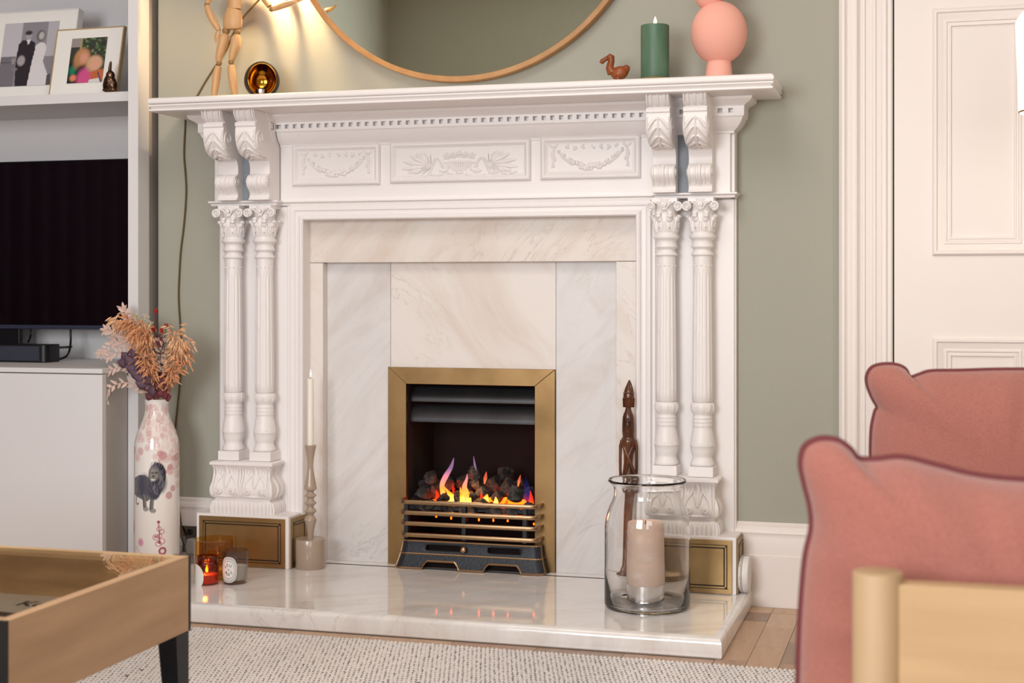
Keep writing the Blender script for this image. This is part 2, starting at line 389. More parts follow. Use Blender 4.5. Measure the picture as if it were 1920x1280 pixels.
# curtains beside the far window (mirrored by the television)
for k, (y0, y1, cm) in enumerate(((1.95, 3.45, CURT), (1.25, 1.93, CURTR))):
    n = int((y1-y0)/.13); m = MB(); vs = []; fs = []
    for i in range(n*6+1):
        y = y0+(y1-y0)*i/(n*6); x = RX0+.10+.04*math.sin(i*PI/3)
        vs += [(x, y, .02), (x, y, 2.5)]
    for i in range(n*6): fs.append((2*i, 2*i+2, 2*i+3, 2*i+1))
    m.add(vs, fs)
    o = solo('curtain', m, cm, ['long dark plum curtain hanging along the left wall', 'dark red curtain hanging along the left wall next to the plum one'][k], 'curtain', (RX0+.1, y0, .02))
    sm = o.modifiers.new('thick', 'SOLIDIFY'); sm.thickness = .004

BH = CZ-.6256                       # top of the baseboard
BASEP = [(0, 0), (.02, 0), (.02, BH-.087), (.018, BH-.085), (.018, BH-.04), (.0165, BH-.033), (.019, BH-.027), (.017, BH-.018), (.010, BH-.012), (.011, BH-.005), (.004, BH), (0, BH)]
def baseboard(name, p0, p1):
    m = MB().sweep([p0, p1], BASEP, (0, 0, 1), flip=1); return struct(name, m, WHITE2)
baseboard('baseboard_fireplace_left', (-2.249, WY, 0), (-2.03, WY, 0))
baseboard('baseboard_fireplace_right', (-.509, WY, 0), (-.236, WY, 0))
baseboard('baseboard_right', (RX1, WY, 0), (RX1, RY0, 0))
baseboard('baseboard_left', (RX0, RY0, 0), (RX0, 4.3, 0))
baseboard('baseboard_fireplace_door_side', (.86, WY, 0), (RX1, WY, 0))

# door with its moulded architrave
DX0, DX1, DZ = -.100, .720, 2.06
arch = [(-.136, 0), (-.136, .026), (-.128, .034), (-.121, .034), (-.118, .028), (-.112, .024), (-.106, .030), (-.098, .033), (-.090, .031), (-.083, .021), (-.078, .019),
        (-.076, .023), (-.070, .023), (-.068, .018), (-.052, .016), (-.049, .019), (-.043, .019), (-.041, .014), (-.030, .012), (-.026, .016), (-.017, .017), (-.012, .012), (-.004, .012), (0, .008), (0, 0)]
struct('trim_door', MB().sweep([(DX0, WY, 0), (DX0, WY, DZ), (DX1, WY, DZ), (DX1, WY, 0)], arch, (0, -1, 0), flip=1), WHITE2)
dp = bpy.data.objects.new('door_1', None); COL.objects.link(dp); dp.location = (DX0+.003, WY-.004, 0); dp['kind'] = 'structure'
m = MB(); DY = WY-.008
pz = [(.25, CZ-.128), (CZ+.085, CZ+.722)]
px_ = [(0.0, .247), (.373, .620)]
m.box(DX0+.004, px_[0][0], DY, DY+.006, .008, DZ-.003).box(px_[0][1], px_[1][0], DY, DY+.006, .008, DZ-.003).box(px_[1][1], DX1-.004, DY, DY+.006, .008, DZ-.003)
for a, b in px_:
    m.box(a, b, DY, DY+.006, .008, pz[0][0]).box(a, b, DY, DY+.006, pz[0][1], pz[1][0]).box(a, b, DY, DY+.006, pz[1][1], DZ-.003)
part('door_leaf', m, WHITE2, dp, smooth=0)
dm = [(0, -.002), (0, .006), (.004, .010), (.010, .010), (.013, .006), (.020, .004), (.028, .001), (.030, .003), (.035, .003), (.037, 0), (.041, -.001), (.0415, .002), (.046, .002), (.047, -.0055), (.03, -.0058)]
for a, b in px_:
    for z0, z1 in pz:
        o = part('door_panel', MB().box(a, b, DY+.004, DY+.0058, z0, z1), WHITE2, dp, smooth=0)
        part('panel_moulding', MB().sweep([(a, DY, z0), (b, DY, z0), (b, DY, z1), (a, DY, z1)], dm, (0, -1, 0), closed=True, flip=-1), WHITE2, o)
struct('trim_door_gap', MB().box(DX0-.001, DX0+.004, DY+.0045, WY-.0005, 0, DZ), GROOVE, smooth=0)

# parquet blocks, the part of the floor that shows to the right of the hearth
fl = bpy.data.objects['floor']; BL = [mat('parquet_block_%s' % n, a, .42, var=(b, 6, (9, 1.2, 1), .3, .75), bump=(60, .05, .001)) for n, a, b in
    (('light', 'c6a68c', 'b59174'), ('mid', 'b89781', 'a4836c'), ('dark', 'a48a76', '8f7462'), ('pale', 'ccae94', 'bd9a7d'))]
cache = {}
def block(x0, x1, y0, y1):
    sx, sy = round(x1-x0, 4), round(y1-y0, 4); mi = random.randrange(4); key = (sx, sy, mi)
    if key not in cache:
        o = part('block', MB().box(0, sx-.0012, 0, sy-.0012, 0, .004), BL[mi], fl, world=False, smooth=0); cache[key] = o
    else:
        o = cache[key].copy(); COL.objects.link(o)
    o.location = (x0, y0, -.004+random.uniform(0, .0002))
x = -.478; k = 0
while x < 1.2:
    y = 3.868-((.07, .16, .10, .19)[k % 4] if k else .1)
    block(x, x+.0735, y, 3.868); block(x, x+.0735, 3.8695, 3.939) if k % 3 == 0 else None
    if k % 3 == 0: block(x+.0735, x+.2205, 3.8695, 3.939)
    while y > 2.9:
        y2 = y-.205; block(x, x+.0735, y2, y); y = y2
    x += .0735; k += 1
# slim strip of boards between hearth and rug
x = -2.15
while x < -.478: block(x, x+.209, 3.26, 3.3515); x += .209

# ---------------------------------------------------------------- hearth
HX0, HX1, HY0 = -2.079, -.463, 3.352
m = MB()
hp = [(HX0, WY), (HX0, HY0), (HX1, HY0), (HX1, WY)]
m.box(HX0+.02, HX1-.02, HY0+.02, WY, HT-.05, HT)
m.sweep([(HX0, WY, 0), (HX0, HY0, 0), (HX1, HY0, 0), (HX1, WY, 0)],
        [(-.03, 0), (-.004, 0), (0, .004), (0, HT-.0165), (-.001, HT-.011), (-.0035, HT-.006), (-.007, HT-.002), (-.012, HT-.0002), (-.03, HT)], (0, 0, 1), flip=1)
m.box(-1.76, -.777, WY-.01, 4.02, HT-.05, HT)
solo('hearth', m, MARBH, 'wide polished white marble hearth slab in front of the fire', 'hearth', (XC, 3.65, 0))

# ---------------------------------------------------------------- marble surround
sur = root('marble_surround', 'cream veined marble surround lining the opening around the brass-framed fire', 'surround', (XC, 4.0, HT))
MY, IY = 3.975, 4.005
MX0, MX1 = -1.795, -.745
ZT, ZL = CZ+.215, CZ+.0744
ix0, ix1 = MY*ux(605.5), MY*ux(1155)
part('lintel', MB().box(MX0, MX1, MY, MY+.045, ZL, ZT), MARBL, sur, bevel=.0015)
part('jamb', MB().box(MX0, ix0, MY, MY+.045, HT, ZL-.001), MARB, sur, bevel=.0015)
part('jamb', MB().box(ix1, MX1, MY, MY+.045, HT, ZL-.001), MARB, sur, bevel=.0015)
sx0, sx1 = IY*ux(732.5), IY*ux(1042)
part('slab', MB().box(ix0, sx0-.0008, IY, IY+.02, HT, ZL+.01), MARBG, sur, bevel=.001)
part('slab', MB().box(sx1+.0008, ix1, IY, IY+.02, HT, ZL+.01), MARBG, sur, bevel=.001)
part('slab', MB().box(sx0, sx1, IY+.0003, IY+.02, CZ-.255, ZL+.01), MARB, sur, bevel=.001)

# ---------------------------------------------------------------- chimneypiece
chi = root('chimneypiece', 'tall white painted Victorian chimneypiece with paired fluted columns and carved frieze', 'fireplace', (XC, 3.9, HT))
XL, XR = -2.030, -.509
ST_, SB = CZ+.5425, CZ+.5026
SX0, SX1, SY = -2.150, -.384, 3.73
m = MB().box(SX0+.03, SX1-.03, SY+.03, 3.952, SB+.0002, ST_)
m.sweep([(SX0, 3.952, 0), (SX0, SY, 0), (SX1-.0, SY, 0), (SX1, 3.952, 0)],
        [(-.035, SB), (-.006, SB), (-.003, SB+.002), (-.003, SB+.007), (-.0085, SB+.009), (-.004, SB+.0125), (-.001, SB+.0155), (-.0015, SB+.019), (-.006, SB+.0205), (-.003, SB+.0215),
         (-.001, SB+.024), (0, SB+.028), (-.001, SB+.033), (-.004, SB+.037), (-.009, SB+.0395), (-.035, SB+.0399)], (0, 0, 1), flip=1)
part('mantel_shelf', m, WHITE, chi)
# backing boards
FY, BY, PY = 3.935, 3.900, 3.937        # frieze face, upper block face, lower panel face
LZ0, LZ1 = CZ+.240, CZ+.254             # ledge moulding
OX0, OX1, OZ = 3.925*ux(568), 3.925*ux(1192), CZ+.1975
bxL, bxR = -1.832, -.712                # inner edges of the two upper blocks
part('frieze', MB().box(bxL, bxR, FY, WY, OZ+.05, SB), WHITE, chi, smooth=0)
for a, b, s in ((XL, bxL, -1), (bxR, XR, 1)):
    m = MB().box(a+.006, b-.006, BY, WY, LZ0, SB-.01)
    e = b if s > 0 else a
    part('pilaster_block', m, WHITE, chi, bevel=.003)
# outer return strip with scalloped profile
for xe, s in ((XR, 1), (XL, -1)):
    m = MB().box(xe-s*.03, xe+s*.004, BY+.012, WY, LZ1, SB-.02).box(xe-s*.03, xe+s*.004, PY+.006, WY, HT+.15, LZ0)
    part('side_return', m, WHITE, chi, bevel=.003)
# cornice under the shelf
cp = [(0, SB), (.057, SB), (.056, SB-.007), (.050, SB-.013), (.042, SB-.017), (.036, SB-.0215), (.034, SB-.0235), (.034, SB-.026), (.016, SB-.0262), (.016, SB-.0438), (.033, SB-.044), (.033, SB-.049), (.029, SB-.052),
      (.026, SB-.060), (.020, SB-.070), (.012, SB-.079), (.004, SB-.086), (.003, SB-.092), (0, SB-.093)]
cpath = [(XL, WY, 0), (XL, BY, 0), (bxL, BY, 0), (bxL, FY, 0), (bxR, FY, 0), (bxR, BY, 0), (XR, BY, 0), (XR, WY, 0)]
for q in (cpath[0:3], cpath[5:8]): part('cornice', MB().sweep(q, cp, (0, 0, 1), flip=1), WHITE, chi, smooth=30)
part('cornice', MB().sweep([(bxL, FY, 0), (bxR, FY, 0)], cp, (0, 0, 1), flip=1), WHITE, chi, smooth=30)
# dentil band: teeth between the square holes
x0, x1 = bxL+.004, bxR; n = 45; p = (x1-x0)/n
m = MB().box(bxL, bxR, FY-.0335, FY-.012, SB-.0290, SB-.0250).box(bxL, bxR, FY-.0335, FY-.012, SB-.0450, SB-.0410)
db = part('dentil_band', m, WHITE, chi, smooth=0)
d0 = part('dentil', MB().box(x0+.0126, x0+p, FY-.0334, FY-.012, SB-.0412, SB-.0288), WHITE, db, smooth=0)
for i in range(1, n): clone(d0, db, (i*p, 0, 0))
for a, b, hs in ((bxR+.0, XR+.0335, (-.664, -.640, -.5386, -.5105)), (XL-.0335, bxL, (-2.03, -2.008, -1.986, -1.964, -1.942, -1.92, -1.898, -1.876))):
    m = MB(); m.box(a, b, BY-.0335, BY-.012, SB-.0290, SB-.0250).box(a, b, BY-.0335, BY-.012, SB-.0450, SB-.0408); q = a
    for h in hs: m.box(q, h-.0063, BY-.0334, BY-.0125, SB-.0406, SB-.0292); q = h+.0063
    m.box(q, b, BY-.0334, BY-.0125, SB-.0406, SB-.0292); part('dentil_band', m, WHITE, chi, smooth=0)
# side return of the dentil band (closes the groove at the right and left ends)
part('dentil_band', MB().box(XR+.010, XR+.0337, BY-.0337, WY, SB-.0450, SB-.0250), WHITE, chi, smooth=0)
part('dentil_band', MB().box(XL-.0337, XL-.010, BY-.0337, WY, SB-.0450, SB-.0250), WHITE, chi, smooth=0)
# ledge moulding that runs round everything above the capitals
lp = [(0, LZ0), (.004, LZ0), (.006, LZ0+.003), (.006, LZ0+.006), (.009, LZ0+.007), (.012, LZ0+.010), (.012, LZ1), (0, LZ1)]
part('ledge_moulding', MB().sweep(cpath, lp, (0, 0, 1), flip=1), WHITE, chi, smooth=30)

# frieze panels with carving
def petal(mb, x, z, l, w_, ang, y, t=.0028):
    mb.ell((x+math.cos(ang)*l*.5, y, z+math.sin(ang)*l*.5), (l*.5, t, w_*.5), rot=Euler((0, -ang, 0)), seg=8, rings=6)
def rel_tube(mb, pts, r, y, seg=6): mb.tube([(a, y, b) for a, b in pts], r, seg)
def flower(mb, x, z, r, y):
    for k in range(5): petal(mb, x, z, r, r*.7, k*2*PI/5+.3, y, .003)
    mb.ell((x, y-.003, z), (r*.28, .002, r*.28), seg=8, rings=6)
def carve_center(cx, cz, hw, hh, y):
    m = MB()
    for s in (-1, 1):
        rel_tube(m, [(p.x, p.z) for p in spiral((cx+s*.032, 0, cz-.012), .002, .0125, 1.4, (s, 0, 0), (0, 0, 1), 20, PI)], [.0012+.0016*i/20 for i in range(21)], y)
        pts = [(cx+s*(.034+.03*t), cz-.012+.020*math.sin(t*PI*1.2)-.006*t) for t in [i/8 for i in range(9)]]
        rel_tube(m, pts, [.0032]*9, y)
        bx, bz = cx+s*.060, cz-.012
        for k, an in enumerate((2.0, 1.55, 1.15, .8, .48, .18, -.12, -.42, -.75)):
            L = (.024, .029, .033, .040, .052, .058, .055, .042, .026)[k]
            a = an if s > 0 else PI-an
            petal(m, bx+s*.004*abs(k-4), bz+.002, L, .0105, a, y, .0032)
            rel_tube(m, [(bx, bz), (bx+math.cos(a)*L*.9, bz+math.sin(a)*L*.9)], [.0015, .0006], y-.003)
        for k in range(6): petal(m, cx+s*(.012+.018*k), cz-.030+.003*math.sin(k*2), .018, .006, (.3 if k % 2 else -.3)+(0 if s > 0 else PI), y)
    for k in range(9):
        a = (k-4)/4; rel_tube(m, [(cx+a*.024, cz-.002), (cx+a*.012, cz-.022)], [.0030, .0018], y)
    m.ell((cx, y, cz-.003), (.027, .004, .003)); m.ell((cx, y, cz-.026), (.008, .003, .004))
    for k in range(5): flower(m, cx-.026+.013*k, cz+.010+.004*(1-abs(k-2)/2), .0085, y)
    return m
def carve_swag(cx, cz, hw, hh, y):
    m = MB(); rr = random.Random(3)
    for i in range(15):
        t = i/14*2-1; x = cx+t*hw*.62; z = cz-.022+.034*t*t; r = .0078*(1.15-.55*abs(t))
        for k in range(2): m.ell((x+rr.uniform(-.003, .003), y, z+rr.uniform(-.004, .004)), (r*.75, .0042, r*.75), seg=8, rings=6)
        if i % 2: flower(m, x, z, r*1.15, y-.001)
    for s in (-1, 1):
        x = cx+s*hw*.72
        for k, (dx, dz, l, a) in enumerate(((0, .020, .016, .6), (0, .020, .016, 2.2), (0, .018, .02, -1.3), (.002, .006, .016, -1.9), (0, -.004, .014, -1.2), (.004, -.012, .012, -1.8))):
            petal(m, x+s*dx, cz+dz, l, .006, a if s > 0 else PI-a, y)
        rel_tube(m, [(x, cz+.022), (x+s*.006, cz+.005), (x+s*.002, cz-.01), (x+s*.008, cz-.024)], [.0022, .003, .0024, .001], y)
        for k in range(6): petal(m, cx+s*(.012+.009*k), cz+.017+.003*math.sin(k*1.7), .012, .006, .9 if k % 2 else 2.4, y)
        rel_tube(m, [(cx+s*hw*.66, cz+.016), (cx+s*hw*.55, cz+.0), (cx+s*hw*.4, cz-.013)], [.002, .003, .003], y)
    return m
pm = [(0, 0), (0, .004), (.003, .009), (.007, .011), (.011, .0105), (.015, .006), (.019, .0035), (.021, .0045), (.025, .004), (.026, .001), (.026, -.002), (0, -.002)]
panels = [((549, 714, 270.5, 348), carve_swag, 'small'), ((732, 996, 263, 341.5), carve_center, 'wide'), ((1014, 1202, 254, 336), carve_swag, 'small')]
for (a, b, t, l), fn, nm in panels:
    xm = (a+b)/2; X0, X1 = FY*ux(a), FY*ux(b); Z1, Z0 = at(xm, t, FY).z, at(xm, l, FY).z
    o = part('frieze_panel', MB().box(X0+.02, X1-.02, FY-.0035, FY+.001, Z0+.02, Z1-.02), WHITE, chi, smooth=0)
    part('panel_moulding', MB().sweep([(X0, FY, Z0), (X1, FY, Z0), (X1, FY, Z1), (X0, FY, Z1)], pm, (0, -1, 0), closed=True, flip=-1), WHITE, o)
    mm = fn(0, 0, (X1-X0)/2-.026, (Z1-Z0)/2-.026, 0); sx_, sz_ = (1.42, 1.28) if nm == 'wide' else (1.22, 1.25)
    mm.v = [((X0+X1)/2+v[0]*sx_, FY-.0040+v[1]*1.35, (Z0+Z1)/2+.002+v[2]*sz_) for v in mm.v]
    part('carving', mm, WHITE, o, smooth=50, kind='stuff')

# moulding round the marble, and the flat boards beside it
om = [(0, -.05), (0, .0115), (.003, .015), (.008, .0155), (.012, .013), (.014, .008), (.017, .006), (.026, .006), (.028, .010), (.034, .012), (.040, .012), (.0425, .008), (.0445, .0045), (.052, .0035), (.055, 0), (.055, -.05)]
part('opening_moulding', MB().sweep([(OX0, PY, HT), (OX0, PY, OZ), (OX1, PY, OZ), (OX1, PY, HT)], om, (0, -1, 0), flip=-1), WHITE, chi)
part('pilaster_board', MB().box(XL, OX0-.05, PY, WY, HT+.14, LZ0), WHITE, chi, bevel=.004)
part('pilaster_board', MB().box(OX1+.05, XR, PY, WY, HT+.14, LZ0), WHITE, chi, bevel=.004)
part('architrave_board', MB().box(OX0-.052, OX1+.052, PY, WY, OZ+.05, LZ0), WHITE, chi, smooth=0)

# corbels
prof = [(3.96, SB), (3.764, SB), (3.766, CZ+.490), (3.774, CZ+.478), (3.783, CZ+.472), (3.783, CZ+.4695), (3.772, CZ+.469), (3.771, CZ+.458), (3.776, CZ+.4565), (3.776, CZ+.4545),
        (3.773, CZ+.446), (3.772, CZ+.434), (3.774, CZ+.420), (3.779, CZ+.406), (3.787, CZ+.394), (3.799, CZ+.384), (3.813, CZ+.3775), (3.828, CZ+.3745), (3.842, CZ+.3735),
        (3.852, CZ+.372), (3.860, CZ+.366), (3.866, CZ+.355), (3.868, CZ+.342), (3.866, CZ+.330), (3.860, CZ+.3265), (3.851, CZ+.323), (3.845, CZ+.316), (3.842, CZ+.307), (3.844, CZ+.297), (3.850, CZ+.289),
        (3.858, CZ+.283), (3.864, CZ+.276), (3.866, CZ+.268), (3.862, CZ+.260), (3.855, CZ+.254), (3.96, CZ+.254)]
leafv = prof[10:20]; scr = prof[25:32]
def along(pl, v):
    v = max(0, min(.9999, v))*(len(pl)-1); i = int(v); f = v-i
    return pl[i][0]*(1-f)+pl[i+1][0]*f, pl[i][1]*(1-f)+pl[i+1][1]*f
def make_corbel(cx):
    o = part('corbel', MB().prism(prof, 'x', cx-.0315, cx+.0315), WHITE, chi, bevel=.0016, smooth=40)
    m = MB()
    def S_(u, v): y, z = along(leafv, v); return Vector((cx+u*.029, y-.0022*(1-v*.6), z-.0012*v))
    m.tube([S_(0, v/10) for v in range(11)], [.0022+.0024*v/10 for v in range(11)], 6)
    for s in (-1, 1):
        for k in range(5):
            v0 = .80-.19*k; pts = [S_(s*(.06+.84*t), v0+.03*t+.19*t*t) for t in (0, .25, .5, .75, 1)]
            m.tube(pts, [.0020, .0036, .0048, .0052, .0030], 7)
        m.tube([S_(s*.97, v/8) for v in range(9)], .0014, 5)
    for k in range(3):
        u = (-.6, 0, .6)[k]
        m.prism([(3.760, SB), (3.762, CZ+.490), (3.770, CZ+.480), (3.779, CZ+.4735), (3.79, CZ+.4735), (3.79, SB)], 'x', cx+u*.030-.0035, cx+u*.030+.0035)
    for u in (-.93, .93): m.prism([(3.758, SB), (3.760, CZ+.490), (3.768, CZ+.480), (3.779, CZ+.472), (3.79, CZ+.472), (3.79, SB)], 'x', cx+u*.030-.002, cx+u*.030+.002)
    for u, r in ((0, .0056), (-.42, .0032), (.42, .0032), (-.9, .0030), (.9, .0030)):
        m.tube([Vector((cx+u*.030, y, z)) for y, z in scr], r, 6)
    for s in (-1, 1):
        m.tube(spiral((cx+s*.0325, 3.857, CZ+.308), .002, .0135, 1.6, (0, 1, 0), (0, 0, 1), 26, PI), .0016, 5)
        m.tube(spiral((cx+s*.0320, 3.805, CZ+.425), .004, .030, 1.3, (0, 1, 0), (0, 0, 1), 30, PI), .0020, 5)
    part('carving', m, WHITE, o, smooth=50, kind='stuff')
    return o
CX = (-1.966, -1.866, -.687, -.590)
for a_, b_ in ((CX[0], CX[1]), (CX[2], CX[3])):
    part('gap_shade_strip', MB().box(a_+.0318, b_-.0318, BY-.0015, BY+.0005, LZ1+.001, SB-.094), SHADEG, chi, smooth=0)  # grey strip painted as the shade between the corbels
c0 = make_corbel(CX[0])
for x in CX[1:]: clone(c0, chi, (x-CX[0], 0, 0))

# columns
CYc = 3.90
def make_column(cx):
    Z = lambda v: CZ+v
    sh = [(.0245, -.3036), (.0275, -.300), (.0278, -.28)]+[(.0278-.0030*(i/36)**1.3, -.28+.322*i/36) for i in range(1, 37)]+[(.0248, .046), (.0248, .066), (.0255, .0865)]
    def fl(a, z):
        v = z
        if v > .038 or v < -.288: return 1
        c = math.cos(a*14); e = min(1, (.038-v)/.006, (v+.288)/.006)
        if v < -.118:
            return 1-e*.075*max(0, c)*(.35 if c > .72 else 1)
        return 1-e*.085*max(0, c)
    m = MB().lathe(sh, (cx, CYc, CZ), 112, mod=fl)
    for k in range(14):
        a = 2*PI*(k+.5)/14; m.ell((cx+.0246*math.cos(a), CYc+.0246*math.sin(a), CZ+.060), (.0026, .0026, .0026), seg=6, rings=4)
    o = part('column', m, WHITE, chi, smooth=60)
    base = [(.020, -.3036), (.0270, -.3045), (.0312, -.309), (.0318, -.316), (.0308, -.324), (.0282, -.331), (.0245, -.336), (.0242, -.3405), (.0257, -.3425), (.0262, -.3455), (.0252, -.3485), (.0248, -.350), (.0262, -.3525), (.0266, -.356), (.0254, -.3592),
            (.0252, -.3605), (.0264, -.363), (.0264, -.367), (.0250, -.3695), (.0250, -.372), (.0270, -.382), (.0295, -.394), (.0318, -.408), (.0323, -.417), (.0330, -.4175), (.0330, -.4195), (.0321, -.4205), (.0312, -.432), (.0285, -.442), (.0258, -.449),
            (.0262, -.451), (.0275, -.4565), (.0302, -.462), (.0322, -.466), (.0322, -.4705), (.030, -.4725), (.02, -.474)]
    m = MB().lathe([(r, z) for r, z in base], (cx, CYc, CZ), 48)
    for k in range(12):
        a = 2*PI*k/12; m.ell((cx+.0318*math.cos(a), CYc+.0318*math.sin(a), CZ-.4125), (.0022, .0022, .0022), seg=6, rings=4)
        m.tube([(cx+r*math.cos(a+PI/12), CYc+r*math.sin(a+PI/12), CZ+z) for r, z in ((.0312, -.309), (.0320, -.316), (.031, -.324), (.0284, -.331))], [.0006, .0016, .0014, .0006], 5)
    part('base', m, WHITE, o, smooth=50)
    part('base_block', MB().box(cx-.0335, cx+.0335, CYc-.0335, PY+.001, CZ-.5, CZ-.473), WHITE, o, bevel=.002)
    cap = [(.02, .088), (.0285, .0865), (.0302, .089), (.0285, .092), (.0255, .096), (.0238, .1005), (.0238, .104), (.0252, .106), (.0290, .1085), (.0302, .1105), (.0300, .1125), (.0282, .115), (.0272, .120), (.0272, .126), (.0285, .1285), (.0295, .130),
           (.0340, .1335), (.0346, .137), (.0340, .1405), (.0305, .1425), (.0305, .146), (.0312, .160), (.0330, .175), (.0345, .185), (.0325, .192), (.030, .2), (.030, .215), (.034, .232), (.035, .238), (.02, .239)]
    m = MB().lathe(cap, (cx, CYc, CZ), 40)
    HL = MB()
    for k in range(8):                                    # leaves with curled tips
        a = 2*PI*(k+.5)/8-PI/2; c, s = math.cos(a), math.sin(a)
        m.ell((cx+.0345*c, CYc+.0345*s, CZ+.183), (.0060, .0094, .0105), rot=Euler((0, .35, a)), seg=10, rings=8)
        m.ell((cx+.0290*c, CYc+.0290*s, CZ+.166), (.0062, .0108, .022), rot=Euler((0, .12, a)), seg=10, rings=8)
        if k in (0, 1, 2, 7): HL.ell((cx+.0350*c, CYc+.0350*s, CZ+.160), (.0012, .0012, .0022), seg=6, rings=5)
        for q in (-1, 1):
            b = a+q*.24; m.tube([(cx+r*math.cos(b), CYc+r*math.sin(b), CZ+z) for r, z in ((.0310, .150), (.0335, .165), (.0355, .178), (.0345, .183))], [.0012, .0022, .0026, .0010], 5)
        b = a+PI/8; m.tube([(cx+r*math.cos(b), CYc+r*math.sin(b), CZ+z) for r, z in ((.0310, .150), (.0325, .168), (.0340, .180))], [.0024, .0032, .0016], 5)
        m.ell((cx+.0400*c, CYc+.0400*s, CZ+.1915), (.0066, .0080, .0058), rot=Euler((0, 0, a)), seg=10, rings=7)
    for ax, s in (((1, 0, 0), -1), ):
        y = CYc-.0385
        for q in (-1, 1):
            m.tube(spiral((cx+q*.0365, y-.001, CZ+.2185), .0008, .0118, 1.7, (-q, 0, 0), (0, 0, 1), 26, PI*.2), [.0022+.0012*i/26 for i in range(27)], 6)
            m.lathe([(.002, 0), (.0095, 0), (.0122, .002), (.0120, .010), (.002, .010)], (cx+q*.0365, y+.0010, CZ+.2185), 18, 'y')
            m.tube([(cx+q*.026, y+.002, CZ+.228), (cx+q*.016, y+.003, CZ+.226), (cx+q*.008, y+.004, CZ+.216), (cx+q*.004, y+.006, CZ+.205)], [.0026, .0026, .0024, .0018], 6)
            m.ell((cx+q*.015, y+.003, CZ+.2), (.008, .004, .005), seg=8, rings=6)
        m.lathe([(.001, 0), (.0062, .0006), (.0068, .003), (.0058, .006), (.001, .006)], (cx, y-.003, CZ+.222), 16, 'y'); m.ell((cx, y-.003, CZ+.222), (.0025, .002, .0025), seg=8, rings=6)
        m.ell((cx, y+.003, CZ+.212), (.007, .004, .006), seg=8, rings=6)
    for q in (-1, 1):
        x = cx+q*.0385
        m.tube(spiral((x, CYc-.022, CZ+.2185), .0008, .011, 1.6, (0, 1, 0), (0, 0, 1), 22, 0), .0024, 6)
        m.lathe([(.002, 0), (.0105, 0), (.010, .006), (.002, .006)], (x-.003, CYc-.022, CZ+.2185), 16, 'x')
    m.box(cx-.034, cx+.034, CYc-.032, PY, CZ+.230, CZ+.2405)
    ca_ = part('capital', m, WHITE, o, smooth=50)
    part('hole_shade_spots', HL, SHADEG, o, smooth=0, kind='stuff')  # grey beads painted as the dark of small holes
    return o
k0 = make_column(CX[0])
for x in CX[1:]: clone(k0, chi, (x-CX[0], 0, 0))

